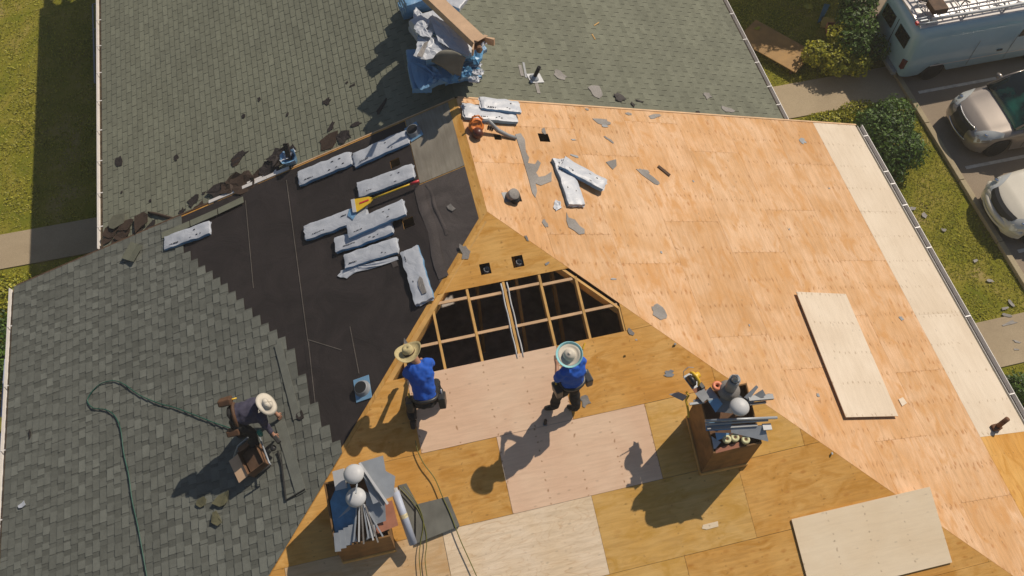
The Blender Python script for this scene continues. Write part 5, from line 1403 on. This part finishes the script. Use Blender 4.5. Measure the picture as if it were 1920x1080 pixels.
mb=MB();mb.lathe([(0,0),(.04,0),(.04,.12),(.015,.15),(.015,.18),(0,.18)],14);mb.build('bottle',simple('teal_plastic',(.02,.25,.20),.4),t,smooth=True)
# ------------------------------------------------------------------ vegetation
def cloud(blobs,n,size,seed):
    rnd=random.Random(seed);mb=MB()
    tot=sum(b[1][0]*b[1][1]*b[1][2] for b in blobs)
    for c,r in blobs:
        k=int(n*r[0]*r[1]*r[2]/tot)
        for _ in range(k):
            d=Vector((rnd.gauss(0,1),rnd.gauss(0,1),rnd.gauss(0,1))).normalized()
            q=rnd.uniform(.45,1.0)**.5*(1+.28*noise.noise(d*2.3+Vector(c)))
            p=Vector((c[0]+d.x*r[0]*q,c[1]+d.y*r[1]*q,c[2]+d.z*r[2]*q))
            if p.z<.02: continue
            nrm=(d+Vector((rnd.uniform(-.9,.9),rnd.uniform(-.9,.9),rnd.uniform(-.3,1.0)))).normalized()
            x=nrm.cross(Vector((rnd.uniform(-1,1),rnd.uniform(-1,1),.3))).normalized();y=nrm.cross(x)
            s=size*rnd.uniform(.6,1.4)
            mb.add([p-x*s,p-y*s*.5+nrm*s*.1,p+x*s,p+y*s*.5+nrm*s*.1],[(0,1,2,3)])
    return mb
def shrub(loc,blobs,n,size,mat,label,seed,name='bush',cat='bush',trunk=None):
    t=thing(name,label,cat,upright(Vector(loc)))
    cloud(blobs,n,size,seed).build('crown' if trunk else 'foliage',mat,t)
    if trunk:
        mb=MB()
        for b in trunk: mb.tube(b[0],b[1],8)
        mb.build('trunk',M_trunk,t,smooth=True)
    else:
        zt_=blobs[0][0][2]+blobs[0][1][2]
        for k in range(5):
            mb=MB();a=k*1.3;mb.tube([(0,0,0),(.12*math.cos(a),.12*math.sin(a),.25*zt_),(.3*math.cos(a),.3*math.sin(a),.65*zt_)],[.02,.015,.007],6);mb.build('stem',M_trunk,t,smooth=True)
    return t
g=pt('G',(1664,262),.6);g.z=0
shrub(g,[((0,0,.65),(.8,1.0,.6)),((.35,.55,.8),(.6,.6,.5)),((-.35,.3,.8),(.5,.6,.5)),((.3,-.4,.6),(.55,.6,.5)),((-.25,-.75,.5),(.4,.5,.4))],9000,.050,M_leaf,'dark green rounded bush beside the right gutter corner',1)
g=pt('G',(1560,214),.3);g.z=0
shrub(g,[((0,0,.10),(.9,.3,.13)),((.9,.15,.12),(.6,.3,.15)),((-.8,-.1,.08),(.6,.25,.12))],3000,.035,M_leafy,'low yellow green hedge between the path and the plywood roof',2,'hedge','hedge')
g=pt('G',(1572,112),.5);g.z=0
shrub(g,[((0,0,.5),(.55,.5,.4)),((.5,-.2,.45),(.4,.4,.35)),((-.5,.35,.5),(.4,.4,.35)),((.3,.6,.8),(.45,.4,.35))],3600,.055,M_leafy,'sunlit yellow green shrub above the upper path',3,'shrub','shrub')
g=pt('G',(1606,52),.9);g.z=0
shrub(g,[((0,0,1.0),(.55,.7,.5)),((.3,.7,1.2),(.6,.5,.5)),((-.3,-.5,.9),(.45,.5,.4)),((.4,-.6,.6),(.4,.4,.4))],4600,.055,M_leaf,'green taller shrub beside the van\'s rear corner',4,'shrub','shrub')
g=pt('G',(1612,-38),0);g.z=0
shrub(g,[((0,0,3.3),(1.3,1.2,.9)),((1.0,.6,3.9),(1.1,1.1,.8)),((-.9,.5,3.6),(1.0,1.0,.8)),((.2,1.5,4.2),(1.3,1.2,.9)),((-.2,-.8,2.8),(.8,.7,.6)),((1.2,-.6,3.0),(.7,.7,.6))],15000,.075,M_leaf,'dark leafy tree at the top edge shading the yard beside the van',5,'tree','tree',
      trunk=[([(0,0,0),(.05,.03,1.2),(-.05,.1,2.4),(.0,.1,3.6)],[.16,.13,.10,.05]),([(-.02,.06,1.9),(.5,.3,2.8),(.9,.6,3.7)],[.08,.06,.03]),([(-.02,.06,2.1),(-.5,.3,2.9),(-.9,.5,3.5)],[.07,.05,.03])])
g=pt('G',(1490,-62),0);g.z=0
shrub(g,[((0,0,3.6),(1.6,1.5,.9)),((1.1,.3,4.2),(1.3,1.2,.9)),((-.9,.8,3.9),(1.3,1.2,.8)),((.5,-1.1,3.1),(1.1,.9,.6))],12000,.075,M_leaf,'dark leafy tree at the top edge behind the sunny rear roof',6,'tree','tree',
      trunk=[([(0,0,0),(.05,.03,1.4),(-.05,.1,2.6),(.0,.1,3.8)],[.17,.14,.10,.05]),([(-.02,.06,2.0),(.5,.2,3.0),(1.0,.3,4.0)],[.08,.06,.03])])
g=pt('G',(6,645),.6);g.z=0
shrub(g,[((0,0,.6),(.6,.7,.5)),((-.4,.5,.7),(.5,.5,.4)),((.1,-.7,.5),(.45,.5,.4))],4200,.05,M_leaf,'green bush at the left picture edge beside the gutter',8)
g=pt('G',(0,560),.3);g.z=0
shrub(g,[((0,0,.3),(.8,.7,.3))],2600,.045,M_leafy,'low yellowish shrub above the bush at the left picture edge',9,'shrub','shrub')
g=pt('G',(1918,735),.4);g.z=0
shrub(g,[((0,0,.35),(.35,.5,.35))],1600,.045,M_leaf,'small dark bush at the right picture edge below the lower path',10)
# things on the ground at the left
t=thing('garden_trellis','dark thin frame lying in the shade beside the upper left gutter','trellis',Matrix.Identity(4))
P=[pt('G',u,.2) for u in ((172,10),(179,10),(183,155),(176,155))]
a,b=pt('G',(174,8),.25),pt('G',(178,156),.25)
mb=MB();mb.bar(a,b,.04,.04);mb.build('side_rail',M_galvd,t)
mb=MB();mb.bar(a+Vector((.28,0,0)),b+Vector((.28,0,0)),.04,.04);mb.build('side_rail',M_galvd,t)
for k in range(4):
    q=a.lerp(b,k/3);mb=MB();mb.bar(q+Vector((.025,0,0)),q+Vector((.255,0,0)),.03,.03,Vector((0,0,1)));mb.build('cross_rail',M_galvd,t)
for (u0,u1,lab) in (((22,672),(15,780),'upper pale blue board standing beside the left gutter'),((12,812),(4,880),'lower pale blue board standing beside the left gutter')):
    a,b=pt('G',u0,1.2),pt('G',u1,1.2);mb=MB();mb.bar(a,b,.28,.06);o=mb.build('board',simple('pale_blue_paint',(.30,.34,.48),.6) if 'upper' in lab else bpy.data.materials['pale_blue_paint']);tag(o,lab,'board')
g=pt('G',(3,742),.2);mb=MB();mb.lathe([(0,0),(.22,0),(.28,.25),(.30,.38),(.26,.38),(.24,.28),(0,.27)],18,Matrix.Translation(Vector((g.x,g.y,0))))
tag(mb.build('clay_pot',simple('tan_clay',(.33,.22,.06),.8),smooth=True),'round tan clay pot at the left picture edge','pot')
# yard things at the top right
P=[pt('G',u,.12) for u in ((1412,40),(1522,101),(1491,142),(1384,82))];c=sum(P,Vector())/4
d=(P[1]-P[0]);m=basis('G',d);m.translation=c
t=thing('yard_table','old brown plywood table top in the shaded yard beside the rear roof','table',m)
mb=MB();mb.box((0,0,.10),(d.length,(P[2]-P[1]).length,.03));bevel(mb.build('table_top',simple('brown_board',(.30,.17,.05),.7,var=.25,scale=3),t),.01)
for sx in(-1,1):
    for sy in(-1,1):
        mb=MB();mb.box((sx*d.length*.42,sy*(P[2]-P[1]).length*.4,-.015),(.06,.06,.2));mb.build('leg',M_darkwood,t)
for (u,w,l,lab) in (((1506,107),.16,.14,'yellow leaves on the corner of the brown table top'),((1420,53),.25,.12,'yellow leaves at the far end of the brown table top')):
    scrap('G',u,w,l,.4,M_yellow if False else M_leafy,lab,.04,n=8,h=.26,name='fallen_leaves',cat='leaves')
p=pt('G',(1571,55),.15);t=thing('red_crate','reddish brown low crate under the shrubs near the van','crate',upright(Vector((p.x,p.y,0)),-.3))
for (c_,d_) in (((0,0,.03),(.60,.42,.03)),((0,.2,.12),(.60,.02,.2)),((0,-.2,.12),(.60,.02,.2)),((.3,0,.12),(.02,.38,.2)),((-.3,0,.12),(.02,.38,.2))):
    mb=MB();mb.box(c_,d_);mb.build('slat',M_brick,t)
polyscrap('G',[(1540,32),(1563,36),(1566,56),(1538,52)],simple('yellow_mat',(.35,.25,.05),.9),'small yellow mat left of the reddish crate',.03,.02,name='yard_mat',cat='mat')
polyscrap('G',[(1545,8),(1556,10),(1540,40),(1532,44)],simple('blue_cloth',(.04,.12,.17),.9),'dark blue cloth strip at the top of the shaded yard',.03,.02,name='blue_cloth',cat='cloth')
scrap('G',(1515,13),.25,.22,.3,M_leafy,'bright yellow leaves in the shaded yard at the top edge',.08,n=9,h=.1,name='fallen_leaves',cat='leaves')
# ------------------------------------------------------------------ vehicles
def loft(mb,secs,mats=None):
    n=len(secs[0]);vs=[p for s in secs for p in s]
    fs=[];o=[]
    for i in range(len(secs)-1):
        for j in range(n-1): fs.append((i*n+j,i*n+j+1,(i+1)*n+j+1,(i+1)*n+j))
    fs.append(tuple(range(n))[::-1]);fs.append(tuple((len(secs)-1)*n+j for j in range(n)))
    return mb.add(vs,fs)
def lerp_tab(tab,x):
    for (a,b) in zip(tab[:-1],tab[1:]):
        if a[0]<=x<=b[0]:
            t=(x-a[0])/(b[0]-a[0]);t=t*t*(3-2*t) if False else t
            return [p+(q-p)*t for p,q in zip(a[1:],b[1:])]
    return list(tab[-1][1:] if x>tab[-1][0] else tab[0][1:])
def smooth(o,ang=40):
    for p in o.data.polygons:p.use_smooth=True
    m=o.modifiers.new('es','EDGE_SPLIT');m.split_angle=math.radians(ang);return o
def wheel(t,x,y,r,s,w=.2):
    M=Matrix.Translation((x,y,r))@Matrix.Rotation(-s*PI/2,4,'X')
    mb=MB();mb.lathe([(r*.66,-w/2),(r*.93,-w/2),(r,-w*.3),(r,w*.3),(r*.93,w/2),(r*.66,w/2)],28,M);tr=mb.build('wheel',M_black,t,smooth=True)
    mb=MB();mb.lathe([(r*.67,w*.48),(r*.62,w*.40),(r*.60,w*.25),(0,w*.22)],28,M);mb.build('rim',M_galvd,tr,smooth=True)
    for k in range(7):
        mb=MB();a=2*PI*k/7;d=Vector((math.cos(a),math.sin(a),0));e=Vector((-d.y,d.x,0))
        mb.add([M@(d*.03-e*.02+Vector((0,0,w*.42))),M@(d*r*.63-e*.028+Vector((0,0,w*.46))),M@(d*r*.63+e*.028+Vector((0,0,w*.46))),M@(d*.03+e*.02+Vector((0,0,w*.42)))],[(0,1,2,3)]);mb.build('spoke',M_alu,tr)
def paint(name,c,rough=.3,metal=.0,coat=.8):
    m=simple(name,c,rough,metal,var=.04,scale=2,coat=coat);m.node_tree.nodes['Principled BSDF'].inputs['Coat Roughness'].default_value=.08;return m
def car(label,x,y,color,kind,yaw=0.0):
    """nose at local x=0 facing -x, body along +x"""
    t=thing('parked_car',label,'car',upright(Vector((x,y,.004)),yaw),'cars parked nose in to the kerb')
    # x, half width, bottom, shoulder z, centre top z
    if kind=='A': tab=[(0,.46,.30,.50,.58),(.05,.62,.24,.60,.70),(.16,.76,.20,.68,.78),(.40,.86,.18,.75,.86),(.8,.895,.18,.80,.93),(1.15,.90,.18,.85,.99),(2.2,.91,.18,.90,1.0),(3.4,.90,.18,.93,1.02),(3.95,.86,.2,.92,1.04),(4.2,.78,.26,.86,.98),(4.32,.62,.36,.76,.84)]
    else: tab=[(0,.42,.32,.44,.52),(.05,.60,.24,.52,.62),(.18,.74,.20,.60,.71),(.45,.84,.18,.70,.80),(.9,.875,.18,.78,.89),(1.25,.885,.18,.83,.95),(2.3,.89,.18,.88,.97),(3.4,.88,.18,.90,.98),(4.0,.85,.2,.90,1.0),(4.4,.76,.26,.84,.94),(4.5,.60,.36,.74,.8)]
    L=tab[-1][0];xs=[];k=0.0
    wr=.315;w1=.78;w2=L-.82
    xs=sorted(set([round(L*i/60,3) for i in range(61)]+[.02,.05,.1]))
    secs=[]
    for xx in xs:
        hw,zb,zs,zt=lerp_tab(tab,xx)
        ar=0
        for wx in (w1,w2):
            q=wr+.045
            if abs(xx-wx)<q: ar=max(ar,math.sqrt(q*q-(xx-wx)**2)+wr)
        zb2=max(zb,ar)
        half=[(hw*.88,zb2),(hw,zb2+.06 if zb2+.06<zs-.08 else zs-.08),(hw*1.005,(zb2+zs)/2 if (zb2+zs)/2<zs-.05 else zs-.05),(hw*.995,zs-.04),(hw*.95,zs+(zt-zs)*.25),(hw*.84,zs+(zt-zs)*.62),(hw*.80,zs+(zt-zs)*.60),(hw*.62,zs+(zt-zs)*.86),(hw*.3,zt-.006)]
        s=[(xx,-a,b) for a,b in half]+[(xx,0,zt)]+[(xx,a,b) for a,b in half[::-1]]
        secs.append(s)
    mb=MB();loft(mb,secs);o=smooth(mb.build('body',color,t),50)
    mb=MB();mb.box((L/2,0,.24),(L-.7,1.5,.2));mb.build('underbody',M_black,t)
    for wx in (w1,w2):
        for s in(-1,1):
            wheel(t,wx,s*.775,wr,s)
            mb=MB();mb.box((wx,s*.70,.48),(.66,.28,.30));mb.build('wheel_well',M_black,t)
    # glasshouse
    x0,x1,x2,x3=(1.02,1.95,3.2,4.05) if kind=='A' else (1.15,2.05,3.2,4.15)
    rh=1.50 if kind=='A' else 1.43;zc=1.0 if kind=='A' else .955
    def gsec(xx,hw,z): return [(xx,-hw,zc-.06),(xx,-hw*.98,zc),(xx,-hw*.86,z-.03),(xx,-hw*.6,z),(xx,0,z+.015),(xx,hw*.6,z),(xx,hw*.86,z-.03),(xx,hw*.98,zc),(xx,hw,zc-.06)]
    mb=MB()
    ss=[]
    for i in range(9):
        f=i/8;xx=x0+(x1-x0)*f;ss.append(gsec(xx-.10*0,.80+.02*f,zc+.01+(rh-zc-.01)*math.sin(f*PI/2)**.95))
    ss+= [gsec(x2,.80,rh-.02),gsec((x2+x3)/2,.76,rh-.16),gsec(x3,.70,zc+.02)]
    loft(mb,ss);smooth(mb.build('windows',M_gglass if kind=='A' else M_glass,t),60)
    mb=MB();ss=[]
    for i in range(7):
        f=i/6;xx=x1-.05+(x2-x1+.15)*f;ss.append([(xx,-.70,rh-.03),(xx,-.5,rh+.012),(xx,0,rh+.028),(xx,.5,rh+.012),(xx,.70,rh-.03)])
    loft(mb,ss);smooth(mb.build('roof_panel',color,t))
    for s in(-1,1):
        mb=MB();mb.tube([(x0-.02,s*.80,zc-.01),(x0+.45,s*.755,zc+.29),(x1,s*.70,rh-.02)],[.03,.028,.03],7);mb.build('pillar',color,t,smooth=True)
        mb=MB();mb.lathe([(0,-.07),(.06,-.05),(.08,0),(.06,.05),(0,.06)],12,Matrix.Translation((x0+.42,s*.97,zc+.03))@Matrix.Rotation(PI/2,4,'Y')@Matrix.Scale(1.5,4,(0,1,0)));mb.build('mirror',color,t,smooth=True)
        # headlight swept back over the corner
        def zz(xx,f):
            hw,zb,zs,zt=lerp_tab(tab,xx);return hw,zs,zt
        pts=[]
        mb=MB();G_=[]
        for i in range(7):
            f=i/6;xx=.10+.62*f;hw,zs,zt=zz(xx,0)
            wd=.20*math.sin(PI*min(1,f*.75+.25))+.015
            G_.append([(xx-.03*(1-f),s*(hw*.985+.004-.0*f),zs-.09+.05*f),(xx,s*(hw*.945),zs+(zt-zs)*.25+.028),(xx+.01,s*(hw*.93-wd),zs+(zt-zs)*.62+.030)])
        loft(mb,G_);hl=smooth(mb.build('headlight',M_lamp,t),80)
        mb=MB();mb.lathe([(0,.03),(.05,.02),(.06,0),(0,0)],12,Matrix.Translation((.30,s*.70,tab[3][3]+.055)));mb.build('lamp_bulb',M_chrome,hl,smooth=True)
        mb=MB();mb.tube([(x0+.04,s*.1,zc+.03),(x0+.16,s*.42,zc+.08),(x0+.14,s*.70,zc+.055)],.010,5);mb.build('wiper',M_black,t)
        for k,xx in enumerate((1.45,2.45,3.35)):
            hw,zb,zs,zt=lerp_tab(tab,xx);mb=MB();mb.box((xx,s*(hw*1.005+.001),.58),(.012,.006,.55));mb.build('door_seam',M_black,t)
    # grille and bumper
    if kind=='A':
        mb=MB();G_=[]
        for i in range(9):
            y=-.42+.84*i/8;xf=-.03+.13*(abs(y)/.55)**2
            G_.append([(xf-.035,y,.38),(xf-.025,y,.55),(xf+.03,y,.70),(xf+.085,y,.775)])
        loft(mb,G_);gr_=mb.build('grille',M_blackp,t)
        for zq,dx in ((.785,.095),(.39,-.04)):
            mb=MB();mb.tube([(-.03+.13*(abs(y)/.55)**2+dx,y,zq) for y in [-.46+.92*i/12 for i in range(13)]],.016,7);mb.build('chrome_bar',M_chrome,gr_,smooth=True)
        for s in (-1,1):
            mb=MB();mb.tube([(.02,s*.44,.39),(.06,s*.47,.58),(.16,s*.46,.785)],.014,7);mb.build('chrome_bar',M_chrome,gr_,smooth=True)
        mb=MB();mb.tube([(.02+.26*(abs(y)/.7)**2.2-.02,y,.33) for y in [-.7+1.4*i/12 for i in range(13)]],.05,8);mb.build('bumper',color,t,smooth=True)
    else:
        mb=MB();G_=[]
        for i in range(9):
            y=-.50+1.0*i/8;xf=.02+.13*(abs(y)/.55)**2
            G_.append([(xf-.03,y,.56),(xf-.02,y,.62),(xf+.04,y,.70),(xf+.13,y,.745)])
        loft(mb,G_);mb.build('grille',M_blackp,t)
        mb=MB();mb.tube([(-.02+.36*(abs(y)/.80)**2.4,y,.47) for y in [-.80+1.6*i/16 for i in range(17)]],.085,10);mb.build('bumper',color,t,smooth=True)
        mb=MB();mb.tube([(-.075+.36*(abs(y)/.80)**2.4,y,.36) for y in [-.70+1.4*i/16 for i in range(17)]],.03,8);mb.build('bumper_strip',color,t,smooth=True)
    mb=MB();mb.box((-.03,0,.40),(.02,.32,.11));mb.build('number_plate',M_white,t)
    for s in(-1,1):
        mb=MB();mb.box((L-.12,s*.66,.80),(.10,.20,.14));mb.build('tail_light',M_red,t)
    return t
M_lamp=simple('headlamp_lens',(.62,.64,.62),.12,.2,var=.06,scale=3,coat=1.0)
M_chrome=simple('chrome',(.8,.8,.8),.12,1.0,var=.03)
M_taupe=paint('taupe_metallic_paint',(.30,.26,.225),.32,.35)
M_cream=paint('cream_white_paint',(.66,.62,.52),.35)
car('taupe hatchback with dark chrome framed grille and painted green windscreen reflection parked next to the van',13.80,1.47,M_taupe,'A',-.02)
car('cream white car with a dark slit grille parked below the taupe one',13.34,-1.28,M_cream,'B',-.03)
# van
M_vanp=paint('van_paint_sky_tint',(.33,.50,.60),.35);M_vanw=paint('white_van_roof_paint',(.66,.61,.58),.4)  # sky's blue on the shaded white side is put into the body colour
VX,VY=13.10,3.50
t=thing('work_van','work van with blue sky reflection painted into its body colour, a white roof, ladder rack and dark tail light','van',upright(Vector((VX,VY,.004))))
W_=2.02;L_=5.4
def vsec(xx,inset,zb,zt,ins2=0):
    f=[(inset+.03,zb),(inset,zb+.10),(inset-.0,.95),(inset+.05,1.25),(inset+.13,zt-.12),(inset+.20,zt-.03)]
    s=[(xx,a,b) for a,b in f];s+=[(xx,W_-a,b) for a,b in f[::-1]]
    return s
secs=[];wr=.34;wl=[1.05,4.35]
tabv=[(0,.16,.42,1.70),(.03,.08,.36,1.84),(.10,.03,.32,1.92),(.3,.0,.30,1.95),(3.9,.0,.30,1.95),(4.3,.02,.3,1.86),(4.85,.05,.3,1.15),(5.25,.10,.32,.98),(5.4,.22,.4,.85)]
for i in range(73):
    xx=L_*i/72;ins,zb,zt=lerp_tab(tabv,xx)
    for wx in wl:
        q=wr+.06
        if abs(xx-wx)<q: zb=max(zb,math.sqrt(q*q-(xx-wx)**2)*.95+wr*.75)
    f=[(ins+.03,zb),(ins,zb+.05),(ins,max(.80,zb+.06)),(ins+.03,1.05 if zt>1.2 else zt-.08),(ins+.09,max(zt-.35,zt*.82)),(ins+.15,zt-.10),(ins+.22,zt-.02)]
    secs.append([(xx,a,b) for a,b in f]+[(xx,W_/2,zt+.02)]+[(xx,W_-a,b) for a,b in f[::-1]])
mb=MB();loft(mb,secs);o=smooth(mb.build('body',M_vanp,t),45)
mb=MB();ss=[]
for i in range(12):
    xx=.10+3.85*i/11;ss.append([(xx,.24,1.925),(xx,.30,1.955),(xx,W_/2,1.985),(xx,W_-.30,1.955),(xx,W_-.24,1.925)])
loft(mb,ss);smooth(mb.build('roof_panel',M_vanw,t))
mb=MB();mb.box((L_/2,W_/2,.36),(L_-.6,W_-.35,.2));mb.build('underbody',M_black,t)
for wx in wl:
    for s,yy in((-1,.13),(1,W_-.13)):
        wheel(t,wx,yy,wr,s,.22)
        mb=MB();mb.box((wx,yy-s*.09,.58),(.74,.2,.36));mb.build('wheel_well',M_black,t)
mb=MB();mb.add([(3.30,.055,1.16),(4.05,.055,1.16),(3.86,.125,1.66),(3.40,.125,1.66)],[(0,1,2,3)]);w=mb.build('side_window',M_glass,t);w.location=(0,-.02,0)
mb=MB();mb.add([(4.12,.055,1.16),(4.66,.07,1.14),(4.30,.14,1.66),(4.02,.13,1.66)],[(0,1,2,3)]);w=mb.build('side_window',M_glass,t);w.location=(0,-.02,0)
for xx in (2.05,3.22,4.08):
    mb=MB();mb.box((xx,-.002,.86),(.012,.01,.9));mb.build('door_seam',M_galvd,t)
mb=MB();mb.box((2.9,-.015,.80),(.16,.03,.04));mb.build('door_handle',M_blackp,t)
mb=MB();mb.box((2.4,.012,.62),(3.1,.03,.03));mb.build('side_moulding',M_vanw,t)
mb=MB();mb.box((-.0,W_/2,1.0),(.02,.014,1.2));mb.build('rear_door_seam',M_black,t)
for yy in (.60,W_-.60):
    mb=MB();mb.box((.005,yy,1.36),(.07,.55,.40));mb.build('rear_window',M_glass,t)
for yy in(.12,W_-.12):
    mb=MB();mb.box((.03,yy,.78),(.12,.12,.30));bevel(mb.build('tail_light',simple('dark_red_lens',(.12,.02,.015),.3) if yy<1 else bpy.data.materials['dark_red_lens'],t),.01)
mb=MB();mb.box((-.07,W_/2,.40),(.14,W_-.3,.12));bevel(mb.build('rear_bumper',M_galvd,t),.02)
mb=MB();mb.box((.06,.42,1.97),(.07,.10,.08));bevel(mb.build('marker_light',M_red,t),.01)
for yy in(.34,W_-.34):
    mb=MB();mb.bar((.05,yy,2.12),(4.0,yy,2.12),.035,.035);mb.build('rack_rail',M_galv,t)
for xx in (.30,1.4,2.6,3.7):
    mb=MB();mb.bar((xx,.28,2.10),(xx,W_-.28,2.10),.035,.03);mb.build('rack_crossbar',M_galv,t)
    for yy in(.34,W_-.34):
        mb=MB();mb.bar((xx,yy,1.93),(xx,yy,2.09),.03,.03,Vector((0,1,0)));mb.build('rack_post',M_galvd,t)
V=upright(Vector((VX,VY,0)))
t=thing('ladder','aluminium extension ladder lying on the van roof rack','ladder',V@Matrix.Translation((.55,.44,2.17))@Matrix.Rotation(.015,4,'Z'))
for yy in(0,.38):
    mb=MB();mb.box((1.9,yy,0),(3.8,.03,.07));mb.build('side_rail',M_alu,t)
for k in range(13):
    mb=MB();mb.tube([(.12+k*.295,.016,0),(.12+k*.295,.364,0)],.016,8);mb.build('rung',M_alu,t,smooth=True)
for k,(yy,zz_,r,lab,mt) in enumerate(((.30,2.16,.045,'thick white pipe along the van roof edge nearest the taupe car',M_white),(1.05,2.16,.03,'pinkish pipe behind the ladder on the van roof',simple('pink_beige_pipe',(.60,.42,.34),.5)),(1.25,2.15,.035,'white pipe in the middle of the van roof',M_white))):
    mb=MB();n=5
    mb.tube([V@Vector((.35+i*.75,yy+.01*math.sin(i*2),zz_)) for i in range(6)],r,10);tag(mb.build('roof_pipe',mt,smooth=True),lab,'pipe','pipes on the van roof')
mb=MB();mb.box((.62,.62,2.26),(.42,.40,.16),V);tag(bevel(mb.build('roof_box',M_darkwood),.01),'dark box strapped on the rear of the van roof rack','box')
rnd=random.Random(4);mb=MB();pts=[V@Vector((.55+.22*math.cos(i*.9)*(1+.2*math.sin(i*.37)),1.0+.16*math.sin(i*.9),2.17+.01*i*.4)) for i in range(34)];mb.tube(pts,.012,5)
tag(mb.build('cable_coil',M_blackp,smooth=True),'tangled dark cable coil behind the dark box on the van roof','cable')
for (a,b,lab) in (((-.12,.40,2.14),(.40,.44,2.14),'upper silver bar sticking out behind the van roof'),((-.05,.10+.12,2.14),(.45,.22,2.14),'lower silver bar sticking out behind the van roof')):
    mb=MB();mb.tube([V@Vector(a),V@Vector(b)],.022,8);tag(mb.build('rack_bar',M_galv,smooth=True),lab,'bar')
for k in range(5):
    mb=MB();mb.tube([V@Vector((1.35+k*.62,.60+.1*math.sin(k),2.20)),V@Vector((1.5+k*.62,.70,2.23)),V@Vector((1.62+k*.62,.62,2.20))],.02,6)
    tag(mb.build('rack_strap',M_blackp,smooth=True),'dark strap looped on the van ladder, %s from the van rear'%['first','second','third','fourth','fifth'][k],'strap','straps on the ladder')

# ------------------------------------------------------------------ added haze volume, a lens veil that lifts the dark tones
mb=MB();mb.box((0,0,9.2),(320,320,20.6))
hz=mb.build('haze',None);hz['kind']='stuff';hz.data.materials.clear()
hm=bpy.data.materials.new('haze_veil');hm.use_nodes=True;ht=hm.node_tree;ht.nodes.remove(ht.nodes['Principled BSDF'])
hv=ht.nodes.new('ShaderNodeVolumePrincipled');hv.inputs['Color'].default_value=(1.0,.93,.80,1);hv.inputs['Density'].default_value=.0015
ht.links.new(hv.outputs[0],ht.nodes['Material Output'].inputs['Volume']);hz.data.materials.append(hm)
tag(hz,'thin pale haze volume added over the whole site as a lens veil','haze')
